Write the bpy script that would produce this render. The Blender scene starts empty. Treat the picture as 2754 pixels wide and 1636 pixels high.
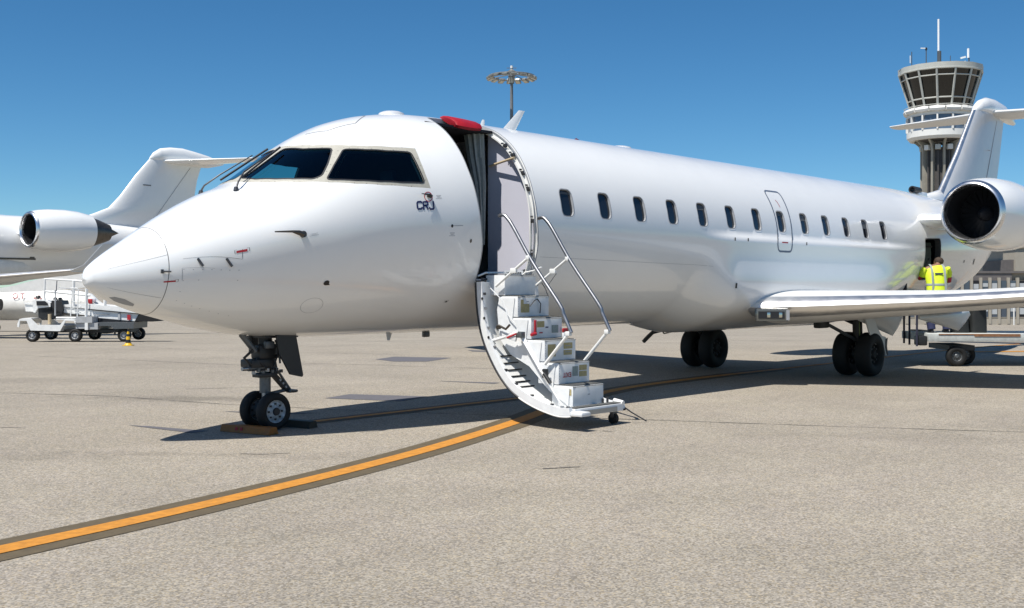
import bpy, bmesh, math, random
from mathutils import Vector, Matrix, geometry
random.seed(7)
PI = math.pi
sc = bpy.context.scene
COL = sc.collection

# ------------------------------------------------------------------ camera
CAM = Vector((-5.2118, -10.2784, 1.5625)); YAW = 0.735360; FPX = 3006.94; HZ = 772.11
FW = Vector((math.cos(YAW), math.sin(YAW), 0)); RT = Vector((math.sin(YAW), -math.cos(YAW), 0))
cd = bpy.data.cameras.new("camera"); cam = bpy.data.objects.new("camera", cd); COL.objects.link(cam)
cam.location = CAM; cam.rotation_euler = (PI/2, 0, YAW - PI/2)
cd.sensor_width = 36.0; cd.lens = FPX/2754*36.0; cd.shift_y = -(818-HZ)/2754
cd.clip_start = 0.1; cd.clip_end = 9000
sc.camera = cam

# ------------------------------------------------------------------ light
SUN = Vector((-0.47, 0.01, 0.92)).normalized()
EL = math.asin(SUN.z)
w = bpy.data.worlds.new("World"); sc.world = w; w.use_nodes = True
nt = w.node_tree; nt.nodes.clear()
out = nt.nodes.new('ShaderNodeOutputWorld'); bg = nt.nodes.new('ShaderNodeBackground')
sky = nt.nodes.new('ShaderNodeTexSky'); sky.sky_type = 'NISHITA'; sky.sun_disc = False
sky.sun_elevation = EL; sky.sun_rotation = math.atan2(SUN.x, SUN.y)
sky.altitude = 300; sky.air_density = 0.75; sky.dust_density = 0.0; sky.ozone_density = 3.2
hsv = nt.nodes.new('ShaderNodeHueSaturation'); hsv.inputs['Saturation'].default_value = 1.22; hsv.inputs['Hue'].default_value = 0.495; hsv.inputs['Value'].default_value = 1.08
tint = nt.nodes.new('ShaderNodeMix'); tint.data_type = 'RGBA'; tint.blend_type = 'MULTIPLY'; tint.inputs[0].default_value = 1; tint.inputs[7].default_value = (.76, .97, 1.03, 1)
nt.links.new(sky.outputs[0], hsv.inputs['Color']); nt.links.new(hsv.outputs[0], tint.inputs[6]); nt.links.new(tint.outputs[2], bg.inputs[0])
bg.inputs[1].default_value = 0.075
nt.links.new(bg.outputs[0], out.inputs[0])
sd = bpy.data.lights.new("sun", 'SUN'); sd.energy = 5.0; sd.angle = math.radians(0.5); sd.color = (1.0, 0.96, 0.89)
so = bpy.data.objects.new("sun", sd); COL.objects.link(so); so.rotation_euler = SUN.to_track_quat('Z', 'Y').to_euler(); so.location = (0, 0, 60)
sc.view_settings.view_transform = 'Standard'; sc.view_settings.look = 'None'
sc.view_settings.exposure = 0.34; sc.view_settings.gamma = 1.0
sc.render.engine = 'CYCLES'
sc.cycles.max_bounces = 8; sc.cycles.transparent_max_bounces = 12

# ------------------------------------------------------------------ materials
def mat(name, col, rough=.5, metal=0., var=0., scale=4., coat=0., bump=0., bscale=60., spec=.5, emit=None):
    m = bpy.data.materials.new(name); m.use_nodes = True; t = m.node_tree; b = t.nodes['Principled BSDF']
    c4 = (*col, 1)
    b.inputs['Base Color'].default_value = c4; b.inputs['Roughness'].default_value = rough
    b.inputs['Metallic'].default_value = metal; b.inputs['Coat Weight'].default_value = coat
    b.inputs['Coat Roughness'].default_value = .04; b.inputs['Specular IOR Level'].default_value = spec
    if var or bump:
        tc = t.nodes.new('ShaderNodeTexCoord')
    if var:
        n = t.nodes.new('ShaderNodeTexNoise'); n.inputs['Scale'].default_value = scale; n.inputs['Detail'].default_value = 6; n.inputs['Roughness'].default_value = .65
        t.links.new(tc.outputs['Object'], n.inputs['Vector'])
        r = t.nodes.new('ShaderNodeMapRange'); r.inputs[1].default_value = .3; r.inputs[2].default_value = .7
        r.inputs[3].default_value = 1-var; r.inputs[4].default_value = 1+var*.5
        t.links.new(n.outputs['Fac'], r.inputs[0])
        mx = t.nodes.new('ShaderNodeMix'); mx.data_type = 'RGBA'; mx.blend_type = 'MULTIPLY'; mx.inputs[0].default_value = 1
        mx.inputs[6].default_value = c4; t.links.new(r.outputs[0], mx.inputs[7]); t.links.new(mx.outputs[2], b.inputs['Base Color'])
        r2 = t.nodes.new('ShaderNodeMapRange'); r2.inputs[3].default_value = max(0.02, rough-.12*(1 if rough > .2 else .3)); r2.inputs[4].default_value = min(1, rough+.1)
        t.links.new(n.outputs['Fac'], r2.inputs[0]); t.links.new(r2.outputs[0], b.inputs['Roughness'])
    if bump:
        n2 = t.nodes.new('ShaderNodeTexNoise'); n2.inputs['Scale'].default_value = bscale; n2.inputs['Detail'].default_value = 4
        t.links.new(tc.outputs['Object'], n2.inputs['Vector'])
        bp = t.nodes.new('ShaderNodeBump'); bp.inputs['Strength'].default_value = bump; bp.inputs['Distance'].default_value = .01
        t.links.new(n2.outputs['Fac'], bp.inputs['Height']); t.links.new(bp.outputs[0], b.inputs['Normal'])
    if emit:
        b.inputs['Emission Color'].default_value = (*emit, 1); b.inputs['Emission Strength'].default_value = 1
    return m
M = dict(
 paint=mat('white_paint', (.83, .83, .82), .22, var=.02, scale=1.3, coat=.6, spec=.5),
 paint2=mat('aged_white_paint', (.76, .76, .74), .38, var=.10, scale=3),
 paintgrey=mat('grey_white_paint', (.62, .63, .65), .35, var=.08, scale=3, coat=.3),
 wingwhite=mat('wing_white', (.66, .66, .65), .35, var=.08, scale=2),
 frame=mat('primer_beige', (.44, .42, .36), .5, var=.10, scale=25),
 chrome=mat('polished_metal', (.82, .81, .80), .42, metal=1, var=.06, scale=5),
 lip=mat('lip_metal', (.74, .74, .75), .30, metal=1, var=.05, scale=5),
 steel=mat('steel_tube', (.36, .36, .37), .42, metal=1, var=.1, scale=30),
 darkmetal=mat('dark_metal', (.10, .10, .105), .42, metal=.7, var=.2, scale=25),
 gear=mat('gear_grey', (.12, .128, .135), .4, metal=.4, var=.25, scale=30),
 geardark=mat('gear_dark', (.018, .019, .02), .5, var=.3, scale=30),
 hot=mat('heat_stained_metal', (.13, .115, .10), .4, metal=.8, var=.35, scale=6),
 rubber=mat('rubber', (.006, .006, .006), .75, var=.25, scale=30, bump=.2, bscale=80),
 seal=mat('black_seal', (.02, .02, .024), .5),
 glass=mat('window_glass', (.012, .015, .022), .06, coat=.4),
 pane=mat('cabin_pane', (.012, .014, .02), .12, coat=.2),
 duct=mat('duct_lining', (.05, .05, .055), .45, metal=.3),
 fan=mat('fan_metal', (.03, .032, .036), .35, metal=.6),
 spin=mat('spinner_metal', (.30, .31, .33), .35, metal=.7),
 navy=mat('navy_marking', (.012, .018, .09), .4),
 red=mat('red_marking', (.42, .02, .03), .45),
 redpad=mat('red_vinyl', (.36, .010, .018), .42, var=.12, scale=9, bump=.35, bscale=20),
 line=mat('panel_gap', (.14, .14, .145), .6),
 grime=mat('grey_print', (.30, .31, .33), .6),
 black=mat('black_paint', (.012, .012, .014), .5),
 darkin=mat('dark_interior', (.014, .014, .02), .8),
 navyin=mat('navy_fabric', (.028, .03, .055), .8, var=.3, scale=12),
 curtain=mat('curtain_fabric', (.34, .37, .36), .85, var=.2, scale=20, bump=.3, bscale=50),
 lav=mat('bulkhead_laminate', (.56, .56, .64), .5, var=.02, scale=3),
 teal=mat('teal_sky_glint', (.04, .36, .36), .4),
 pipe=mat('white_tube', (.78, .78, .76), .35, var=.06, scale=12, coat=.2),
 step=mat('step_white', (.74, .75, .755), .42, var=.10, scale=9, bump=.05, bscale=30),
 tread=mat('grip_tread', (.09, .09, .085), .85, var=.3, scale=60),
 yellowtag=mat('yellow_placard', (.44, .36, .17), .6, var=.25, scale=45),
 greytag=mat('grey_placard', (.27, .32, .30), .6, var=.2, scale=45),
 chock=mat('yellow_chock', (.30, .10, .006), .55, var=.25, scale=12),
 chockdark=mat('dark_chock', (.04, .03, .02), .6, var=.3, scale=12),
 coneY=mat('cone_yellow', (.70, .42, .01), .5, var=.1, scale=12),
 tan=mat('wood_tan', (.50, .40, .26), .6),
 lampglass=mat('landing_light_glass', (.10, .10, .09), .12, coat=.5),
 lens=mat('lamp_reflector', (.55, .55, .48), .15, metal=.9),
)

def glass_clear():
    m = bpy.data.materials.new('cockpit_glass'); m.use_nodes = True; t = m.node_tree; t.nodes.clear()
    o = t.nodes.new('ShaderNodeOutputMaterial'); mx = t.nodes.new('ShaderNodeMixShader')
    tr = t.nodes.new('ShaderNodeBsdfTransparent'); tr.inputs[0].default_value = (.34, .60, .62, 1)
    gl = t.nodes.new('ShaderNodeBsdfGlossy'); gl.inputs['Roughness'].default_value = .03; gl.inputs[0].default_value = (.9, .92, 1, 1)
    fr = t.nodes.new('ShaderNodeFresnel'); fr.inputs[0].default_value = 1.42
    ge = t.nodes.new('ShaderNodeNewGeometry'); sb = t.nodes.new('ShaderNodeMath'); sb.operation = 'SUBTRACT'; sb.inputs[0].default_value = 1; t.links.new(ge.outputs['Backfacing'], sb.inputs[1])
    ml_ = t.nodes.new('ShaderNodeMath'); ml_.operation = 'MULTIPLY'; t.links.new(sb.outputs[0], ml_.inputs[0]); t.links.new(fr.outputs[0], ml_.inputs[1])
    t.links.new(ml_.outputs[0], mx.inputs[0]); t.links.new(tr.outputs[0], mx.inputs[1]); t.links.new(gl.outputs[0], mx.inputs[2])
    t.links.new(mx.outputs[0], o.inputs[0]); return m
M['cglass'] = glass_clear()
def rivet_dots(m):
    """two-way rows of small fasteners in the metal of the windshield frame"""
    t = m.node_tree; b = t.nodes['Principled BSDF']; N = t.nodes.new; src = b.inputs['Base Color'].links[0].from_socket
    tc = N('ShaderNodeTexCoord'); v = N('ShaderNodeTexVoronoi'); v.inputs['Scale'].default_value = 24; v.inputs['Randomness'].default_value = .12
    t.links.new(tc.outputs['Object'], v.inputs['Vector']); r = N('ShaderNodeMapRange'); r.inputs[1].default_value = .13; r.inputs[2].default_value = .20; r.inputs[3].default_value = .45; r.inputs[4].default_value = 1
    t.links.new(v.outputs['Distance'], r.inputs[0]); mx = N('ShaderNodeMix'); mx.data_type = 'RGBA'; mx.blend_type = 'MULTIPLY'; mx.inputs[0].default_value = 1
    t.links.new(src, mx.inputs[6]); t.links.new(r.outputs[0], mx.inputs[7]); t.links.new(mx.outputs[2], b.inputs['Base Color'])
rivet_dots(M['frame'])

# ------------------------------------------------------------------ object helpers
def tag(o, label=None, cat=None, group=None, kind=None):
    if label: o['label'] = label
    if cat: o['category'] = cat
    if group: o['group'] = group
    if kind: o['kind'] = kind
    return o
def empty(name, loc=(0, 0, 0), rz=0., label=None, cat=None, group=None):
    o = bpy.data.objects.new(name, None); COL.objects.link(o); o.location = loc; o.rotation_euler = (0, 0, rz)
    o.empty_display_size = .3
    return tag(o, label, cat, group)

class MB:
    """collects faces with a material each; build() links them as ONE mesh object"""
    def __init__(s): s.v = []; s.f = []; s.m = []; s.sm = []; s.mats = []
    def mi(s, m):
        if m not in s.mats: s.mats.append(m)
        return s.mats.index(m)
    def add(s, vs, fs, m, smooth=False, T=None):
        k = len(s.v); i = s.mi(m)
        for v in vs: s.v.append(tuple(T @ Vector(v)) if T else tuple(v))
        for f in fs: s.f.append([a+k for a in f]); s.m.append(i); s.sm.append(smooth)
        return s
    def box(s, c, d, m, rot=None, bev=0.):
        x, y, z = d[0]/2, d[1]/2, d[2]/2
        T = Matrix.Translation(c)
        if rot is not None: T = T @ (rot.to_4x4() if isinstance(rot, Matrix) else Matrix.Rotation(rot, 4, 'Z'))
        if bev <= 0:
            vs = [(a*x, b*y, e*z) for a in (-1, 1) for b in (-1, 1) for e in (-1, 1)]
            fs = [(0, 1, 3, 2), (4, 6, 7, 5), (0, 4, 5, 1), (2, 3, 7, 6), (0, 2, 6, 4), (1, 5, 7, 3)]
            return s.add(vs, fs, m, False, T)
        bev = min(bev, x*.9, y*.9, z*.9)
        bm = bmesh.new(); bmesh.ops.create_cube(bm, size=1)
        for v in bm.verts: v.co = Vector((v.co.x*d[0], v.co.y*d[1], v.co.z*d[2]))
        bmesh.ops.bevel(bm, geom=bm.edges[:], offset=bev, segments=2, affect='EDGES', profile=.6)
        bm.verts.index_update()
        s.add([v.co.copy() for v in bm.verts], [[v.index for v in f.verts] for f in bm.faces], m, False, T); bm.free()
        return s
    def tube(s, pts, r, m, n=10, cap=True, T=None):
        pts = [Vector(p) for p in pts]; R = r if isinstance(r, (list, tuple)) else [r]*len(pts)
        vs, fs = [], []; up = None
        for i, p in enumerate(pts):
            a = pts[max(i-1, 0)]; b = pts[min(i+1, len(pts)-1)]; d = (b-a).normalized()
            if up is None:
                up = Vector((0, 0, 1)) if abs(d.z) < .9 else Vector((1, 0, 0))
            u = (up - d*up.dot(d)).normalized(); up = u; w_ = d.cross(u)
            for k in range(n):
                t = 2*PI*k/n; vs.append(p + (u*math.cos(t)+w_*math.sin(t))*R[i])
        for i in range(len(pts)-1):
            for k in range(n):
                a = i*n+k; b = i*n+(k+1) % n; fs.append((a, b, b+n, a+n))
        if cap: fs.append(tuple(range(n-1, -1, -1))); fs.append(tuple(range((len(pts)-1)*n, len(pts)*n)))
        k0 = len(s.f); s.add(vs, fs, m, True, T)
        if cap: s.sm[-1] = False; s.sm[-2] = False
        return s
    def rev(s, prof, m, n=32, axis='Z', T=None, closed=False, ang=2*PI, smooth=True):
        """profile of (h, r) revolved about the axis"""
        vs, fs = [], []; P = len(prof)
        for k in range(n):
            t = ang*k/n; c, si = math.cos(t), math.sin(t)
            for h, r in prof:
                if axis == 'Z': vs.append((r*c, r*si, h))
                elif axis == 'X': vs.append((h, r*c, r*si))
                else: vs.append((r*c, h, r*si))
        for k in range(n):
            k2 = (k+1) % n
            for j in range(P-1 if not closed else P):
                j2 = (j+1) % P; q = (k*P+j, k2*P+j, k2*P+j2, k*P+j2)
                fs.append(q)
        return s.add(vs, fs, m, smooth, T)
    def prism(s, poly, ax, a, b, m, T=None):
        """2-D outline extruded along an axis from a to b; poly coordinates are the other two axes in order"""
        def P3(p, h):
            if ax == 'X': return (h, p[0], p[1])
            if ax == 'Y': return (p[0], h, p[1])
            return (p[0], p[1], h)
        n = len(poly); vs = [P3(p, a) for p in poly]+[P3(p, b) for p in poly]
        tr = geometry.tessellate_polygon([[Vector((p[0], p[1], 0)) for p in poly]])
        fs = [tuple(t) for t in tr]+[tuple(i+n for i in reversed(t)) for t in tr]
        fs += [(i, (i+1) % n, (i+1) % n+n, i+n) for i in range(n)]
        return s.add(vs, fs, m, False, T)
    def loft(s, rings, m, closed=True, cap=True, smooth=True, T=None):
        n = len(rings[0]); vs = [p for r in rings for p in r]; fs = []
        for i in range(len(rings)-1):
            for k in range(n if closed else n-1):
                a = i*n+k; b = i*n+(k+1) % n; fs.append((a, b, b+n, a+n))
        if cap: fs.append(tuple(range(n-1, -1, -1))); fs.append(tuple(range((len(rings)-1)*n, len(rings)*n)))
        s.add(vs, fs, m, smooth, T)
        if cap: s.sm[-1] = False; s.sm[-2] = False
        return s
    def build(s, name, parent=None, fixn=True, label=None, auto=None, loc=None):
        me = bpy.data.meshes.new(name); me.from_pydata(s.v, [], s.f)
        for x in s.mats: me.materials.append(x)
        me.polygons.foreach_set('material_index', s.m); me.polygons.foreach_set('use_smooth', s.sm); me.update()
        if fixn:
            bm = bmesh.new(); bm.from_mesh(me); bmesh.ops.recalc_face_normals(bm, faces=bm.faces[:]); bm.to_mesh(me); bm.free()
        if auto: me.set_sharp_from_angle(angle=math.radians(auto))
        o = bpy.data.objects.new(name, me); COL.objects.link(o)
        if parent: o.parent = parent
        if loc: o.location = loc
        if label: o['label'] = label
        return o
def part(name, parent, fn, label=None, auto=40, **k):
    b = MB(); fn(b); return b.build(name, parent, label=label, auto=auto, **k)

def text_tris(s, size, bold=0.):
    cu = bpy.data.curves.new('t', 'FONT'); cu.body = s; cu.size = size; cu.offset = bold; cu.resolution_u = 3
    o = bpy.data.objects.new('t', cu); COL.objects.link(o)
    dg = bpy.context.evaluated_depsgraph_get(); me = bpy.data.meshes.new_from_object(o.evaluated_get(dg))
    me.calc_loop_triangles()
    vs = [v.co.copy() for v in me.vertices]; fs = [tuple(t.vertices) for t in me.loop_triangles]
    bpy.data.objects.remove(o); bpy.data.curves.remove(cu); bpy.data.meshes.remove(me)
    xs = [v.x for v in vs]; x0, x1 = min(xs), max(xs)
    for v in vs: v.x -= (x0+x1)/2
    return vs, fs
def add_text(b, s, size, m, T, bold=0.):
    vs, fs = text_tris(s, size, bold); b.add(vs, fs, m, False, T)

# ground height: flat stand, then the apron falls away gently beyond it
def depth(x, y): return (x-CAM.x)*FW.x+(y-CAM.y)*FW.y
def gz(x, y=None, D=None):
    D = depth(x, y) if D is None else D
    if D <= 27: return 0.
    if D < 33: t = (D-27); return -.028*t*t/12
    if D < 126: return -.028*(D-30)
    return -.028*96
def at(u, v, D):
    """world point seen at photo coordinate (u, v) at distance D along the view"""
    return CAM+FW*D+RT*((u-1377)/FPX*D)+Vector((0, 0, (HZ-v)/FPX*D))
def G(u, v):
    D = CAM.z*FPX/(v-HZ)
    for _ in range(40): D = D+.5*((CAM.z-gz(0, 0, D))*FPX/(v-HZ)-D)
    p = at(u, v, D); p.z = gz(0, 0, D); return p

# ------------------------------------------------------------------ setting: apron
def apron_material():
    m = bpy.data.materials.new('apron_concrete'); m.use_nodes = True; t = m.node_tree; b = t.nodes['Principled BSDF']
    N = t.nodes.new; Lk = t.links.new
    tc = N('ShaderNodeTexCoord')
    def noise(scale, det=4, rough=.6, sx=1, sy=1, rz=0.):
        mp = N('ShaderNodeMapping'); mp.inputs['Scale'].default_value = (sx, sy, 1); mp.inputs['Rotation'].default_value = (0, 0, rz)
        Lk(tc.outputs['Object'], mp.inputs[0])
        n = N('ShaderNodeTexNoise'); n.inputs['Scale'].default_value = scale; n.inputs['Detail'].default_value = det; n.inputs['Roughness'].default_value = rough
        Lk(mp.outputs[0], n.inputs['Vector']); return n.outputs['Fac']
    def rng(src, a, bb, c, d):
        r = N('ShaderNodeMapRange'); r.inputs[1].default_value = a; r.inputs[2].default_value = bb; r.inputs[3].default_value = c; r.inputs[4].default_value = d
        Lk(src, r.inputs[0]); return r.outputs[0]
    def mul(a, c):
        x = N('ShaderNodeMath'); x.operation = 'MULTIPLY'
        for i, q_ in enumerate((a, c)):
            if isinstance(q_, float): x.inputs[i].default_value = q_
            else: Lk(q_, x.inputs[i])
        return x.outputs[0]
    vor = N('ShaderNodeTexVoronoi'); vor.inputs['Scale'].default_value = 85; Lk(tc.outputs['Object'], vor.inputs['Vector'])
    sep = N('ShaderNodeSeparateColor'); Lk(vor.outputs['Color'], sep.inputs[0])
    g = rng(sep.outputs[0], 0, 1, .60, 1.40)
    vor2 = N('ShaderNodeTexVoronoi'); vor2.inputs['Scale'].default_value = 38; Lk(tc.outputs['Object'], vor2.inputs['Vector'])
    sep2 = N('ShaderNodeSeparateColor'); Lk(vor2.outputs['Color'], sep2.inputs[0])
    g = mul(g, rng(sep2.outputs[1], 0, 1, .94, 1.06))
    g = mul(g, rng(noise(30, 3), .3, .7, .95, 1.05))
    g = mul(g, rng(noise(.35, 6, .65), .32, .68, .86, 1.08))
    g = mul(g, rng(noise(.9, 5, .6, .25, 1.6, -1.17), .52, .75, 1.0, .91))
    g = mul(g, rng(noise(3.5, 5, .6, .3, 1.5, -1.17), .58, .8, 1.0, .92))
    # a ragged brown stain field to the right and by the nose leg
    for cx, cy, rx, ry, k in ((8.6, -7.2, 2.2, .9, .80), (3.3, 3.6, 1.5, .45, .74), (1.4, -2.2, 2.0, .25, .93), (-1.0, .6, 2.4, .3, .86), (6.2, -5.6, 1.6, .5, .90), (2.2, -5.2, 2.2, .6, 1.10), (9.5, -4.2, 1.2, .5, 1.10), (.2, -.6, 2.0, .16, .86), (3.0, 8.5, 3.0, .7, .88)):
        mp = N('ShaderNodeMapping'); mp.vector_type = 'TEXTURE'; mp.inputs['Location'].default_value = (cx, cy, 0)
        mp.inputs['Rotation'].default_value = (0, 0, math.radians(-55)); mp.inputs['Scale'].default_value = (rx, ry, 1)
        Lk(tc.outputs['Object'], mp.inputs[0])
        ln = N('ShaderNodeVectorMath'); ln.operation = 'LENGTH'; Lk(mp.outputs[0], ln.inputs[0])
        ad = N('ShaderNodeMath'); ad.operation = 'ADD'; Lk(ln.outputs['Value'], ad.inputs[0]); Lk(rng(noise(2.2, 6, .7), .3, .7, -.55, .55), ad.inputs[1])
        g = mul(g, rng(ad.outputs[0], .35, 1.15, k, 1.0))
    hue = N('ShaderNodeMix'); hue.data_type = 'RGBA'; hue.inputs[6].default_value = (.290, .260, .214, 1); hue.inputs[7].default_value = (.286, .254, .215, 1)
    Lk(rng(noise(1.3, 4), .35, .65, 0, 1), hue.inputs[0])
    hue2 = N('ShaderNodeMix'); hue2.data_type = 'RGBA'; hue2.inputs[7].default_value = (.325, .262, .17, 1)
    Lk(hue.outputs[2], hue2.inputs[6]); Lk(rng(sep.outputs[2], .7, 1, 0, .8), hue2.inputs[0])
    mx = N('ShaderNodeMix'); mx.data_type = 'RGBA'; mx.blend_type = 'MULTIPLY'; mx.inputs[0].default_value = 1
    Lk(hue2.outputs[2], mx.inputs[6]); Lk(g, mx.inputs[7]); Lk(mx.outputs[2], b.inputs['Base Color'])
    b.inputs['Roughness'].default_value = .85; b.inputs['Specular IOR Level'].default_value = .25
    bp = N('ShaderNodeBump'); bp.inputs['Strength'].default_value = .35; bp.inputs['Distance'].default_value = .004
    Lk(g, bp.inputs['Height']); Lk(bp.outputs[0], b.inputs['Normal'])
    return m
M['apron'] = apron_material()

Ls = [-6000, -2500, -1000, -400, -200, -100, -60, -40, -25, -15, -8, 0, 8, 15, 25, 40, 60, 100, 200, 400, 1000, 2500, 6000]
Ds = [-60, -20, -5, 0, 5, 10, 15, 20, 24, 27, 28, 29, 30, 31, 32, 33, 36, 40, 50, 70, 100, 120, 126, 130, 160, 250, 500, 1000, 2500, 7000]
b = MB(); vs = []
for D in Ds:
    for l in Ls:
        p = CAM+FW*D+RT*l; vs.append((p.x, p.y, gz(0, 0, D)))
n = len(Ls); fs = [(i*n+j, i*n+j+1, (i+1)*n+j+1, (i+1)*n+j) for i in range(len(Ds)-1) for j in range(n-1)]
b.add(vs, fs, M['apron'], True); tag(b.build('ground'), kind='structure')

def strip(name, pts, wdt, m, z, kind='structure', wob=0.):
    """a flat band following ground points"""
    P = []
    for i in range(len(pts)-1):
        a, c = Vector(pts[i][:2]), Vector(pts[i+1][:2]); k = max(1, int((c-a).length/.25))
        for j in range(k): P.append(a.lerp(c, j/k))
    P.append(Vector(pts[-1][:2])); vs = []
    for i, p in enumerate(P):
        d = (P[min(i+1, len(P)-1)]-P[max(i-1, 0)]).normalized(); nn = Vector((-d.y, d.x))
        o1 = random.uniform(-1, 1)*wob; w1 = wdt*(1+(random.uniform(-.5, .5) if wob else 0))
        for sgn in (-.5, .5):
            q_ = p+nn*(sgn*w1+o1); vs.append((q_.x, q_.y, gz(q_.x, q_.y)+z))
    fs = [(2*i, 2*i+1, 2*i+3, 2*i+2) for i in range(len(P)-1)]
    b = MB().add(vs, fs, m, True); return tag(b.build(name), kind=kind)
def bez(P, n=40):
    """smooth curve through points (Catmull-Rom)"""
    out_ = []
    for i in range(len(P)-1):
        p0, p1, p2, p3 = [Vector(P[max(0, min(len(P)-1, i+k))]) for k in (-1, 0, 1, 2)]
        for j in range(n):
            t = j/n; out_.append(.5*((2*p1)+(p2-p0)*t+(2*p0-5*p1+4*p2-p3)*t*t+(-p0+3*p1-3*p2+p3)*t**3))
    out_.append(Vector(P[-1])); return out_
m_yel = mat('yellow_line_paint', (.52, .215, .022), .75, var=.26, scale=14, bump=.15, bscale=90)
m_brd = mat('dark_line_border', (.104, .078, .042), .8, var=.26, scale=11, bump=.15, bscale=90)
m_crack = mat('joint_filler', (.07, .065, .06), .9, var=.3, scale=6)
m_patch = mat('asphalt_patch', (.11, .105, .115), .9, var=.15, scale=9)
curve_line = bez([(-6.5, -4.35), (-4.2, -3.93), (-2.34, -3.585), (-1.47, -3.43), (-.36, -3.19), (1.16, -2.80), (2.62, -2.33), (4.45, -1.62), (6.4, -.75), (8.6, -.05), (11, .17), (14, .19)], 12)
strip('line_border', curve_line, .50, m_brd, .004); strip('yellow_line', curve_line, .185, m_yel, .008)
strip('line_border', [(1.9, .09), (8.0, .18)], .34, m_brd, .0045)
strip('yellow_line', [(1.9, .09), (8.0, .18)], .13, m_yel, .0085)
strip('yellow_line', [(14, .19), (40, .3)], .13, m_yel, .0085)
cp = G(2620, 947); cq = G(2870, 945); strip('yellow_line', [cp, cq], .32, m_yel, .008)
def gpoly(name, uvs, m, z=.004):
    P = [G(*p) for p in uvs]; b = MB().add([(p.x, p.y, p.z+z) for p in P], [tuple(range(len(P)))], m); return tag(b.build(name), kind='structure')
for jn in ([(0, 1057), (300, 1066), (590, 1087), (900, 1102), (1300, 1117), (1660, 1127), (2200, 1146), (2754, 1163)],
           [(0, 954), (300, 967), (640, 982), (1060, 982)], [(0, 921), (560, 943), (1200, 957)], [(700, 903), (1300, 905)], [(780, 976), (1350, 993)],
           [(1460, 1262), (1560, 1256)], ):
    strip('pavement_joint', [G(*p) for p in jn], .018, m_crack, .0035, wob=.006)
for jn in ([(645, 1221), (700, 1223), (780, 1219)], [(1620, 1160), (1655, 1162)], [(500, 1047), (690, 1042), (800, 1040)], [(0, 1150), (70, 1152)]):
    strip('pavement_crack', [G(*p) for p in jn], .022, m_crack, .0036, wob=.01)
gpoly('pavement_patch', [(872, 1072), (940, 1061), (1150, 1067), (1080, 1080)], m_patch)
gpoly('pavement_patch', [(345, 1145), (400, 1147), (560, 1160), (520, 1166)], m_patch)
gpoly('pavement_patch', [(600, 1107), (860, 1112), (800, 1114), (640, 1110)], m_patch)
gpoly('pavement_patch', [(1165, 1025), (1200, 1026), (1345, 1030), (1330, 1033)], m_patch)
gpoly('pavement_patch', [(1010, 967), (1060, 960), (1215, 963), (1150, 973), (1060, 973)], m_patch)
gpoly('pavement_patch', [(1258, 942), (1340, 945), (1330, 948), (1270, 946)], m_patch)

# ------------------------------------------------------------------ hull shape tables and functions
ZC=2.344;RF=1.345
TOP=[(0,1.67),(.02,1.73),(.08,1.79),(.2,1.88),(.41,2.015),(.86,2.30),(1.34,2.55),(1.62,2.66),(1.72,2.715),(1.84,2.79),(2.3,3.105),(2.42,3.18),(2.6,3.29),(2.97,3.465),(3.46,3.60),(3.98,3.67),(4.5,3.689),(17.5,3.689),(19.3,3.65),(20.5,3.60),(22,3.53),(23.5,3.4),(24.3,3.25),(24.6,3.05)]
BOT=[(0,1.63),(.02,1.575),(.08,1.525),(.24,1.43),(.5,1.325),(.86,1.225),(1.24,1.13),(1.74,1.045),(2.39,1.004),(3,.999),(16.5,.999),(18,1.03),(20,1.19),(22.3,1.62),(23.5,2.08),(24.3,2.6),(24.6,2.8)]
WID=[(0,.02),(.02,.07),(.08,.13),(.24,.25),(.5,.41),(1,.68),(1.5,.89),(2,1.05),(2.5,1.17),(3,1.25),(3.5,1.30),(4,1.335),(4.5,1.345),(16.5,1.345),(18,1.30),(20,1.12),(22,.8),(23.5,.5),(24.3,.3),(24.6,.15)]
MID=[(0,1.635),(.5,1.72),(1,1.86),(2,2.1),(3,2.26),(4,2.33),(4.5,2.344),(16.5,2.344),(20,2.5),(22,2.65),(24.6,2.85)]
def pch(T,x):
    # monotone cubic hermite
    n=len(T)
    if x<=T[0][0]:return T[0][1]
    if x>=T[-1][0]:return T[-1][1]
    i=0
    while T[i+1][0]<x:i+=1
    def sl(k):return (T[k+1][1]-T[k][1])/(T[k+1][0]-T[k][0])
    def m(k):
        if k==0:return sl(0)
        if k==n-1:return sl(n-2)
        a,b=sl(k-1),sl(k)
        if a*b<=0:return 0.
        h0=T[k][0]-T[k-1][0];h1=T[k+1][0]-T[k][0]
        w1=2*h1+h0;w2=h1+2*h0
        return (w1+w2)/(w1/a+w2/b)
    h=T[i+1][0]-T[i][0];t=(x-T[i][0])/h;d0,d1=m(i),m(i+1)
    return (T[i][1]*(2*t**3-3*t*t+1)+h*d0*(t**3-2*t*t+t)+T[i+1][1]*(-2*t**3+3*t*t)+h*d1*(t**3-t*t))
def sm(a,b,x):
    t=min(1,max(0,(x-a)/(b-a)));return t*t*(3-2*t)
def fus(x,th,off=0):
    """th: 0=port side (-y), pi/2=top, pi=starboard, -pi/2 bottom"""
    zt,zb,w,zm=pch(TOP,x),pch(BOT,x),pch(WID,x),pch(MID,x)
    c,s=math.cos(th),math.sin(th)
    b=sm(8.7,10.0,x)*(1-sm(14.6,17.3,x))
    k=1.
    if s<0: k=1+b*(.20*math.exp(-((abs(s)-.62)/.28)**2)+.10*(-s)**4)
    hz=(zt-zm) if s>0 else (zm-zb)
    return (x,-c*(w+off)*k,zm+s*(hz+off)*k)

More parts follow.
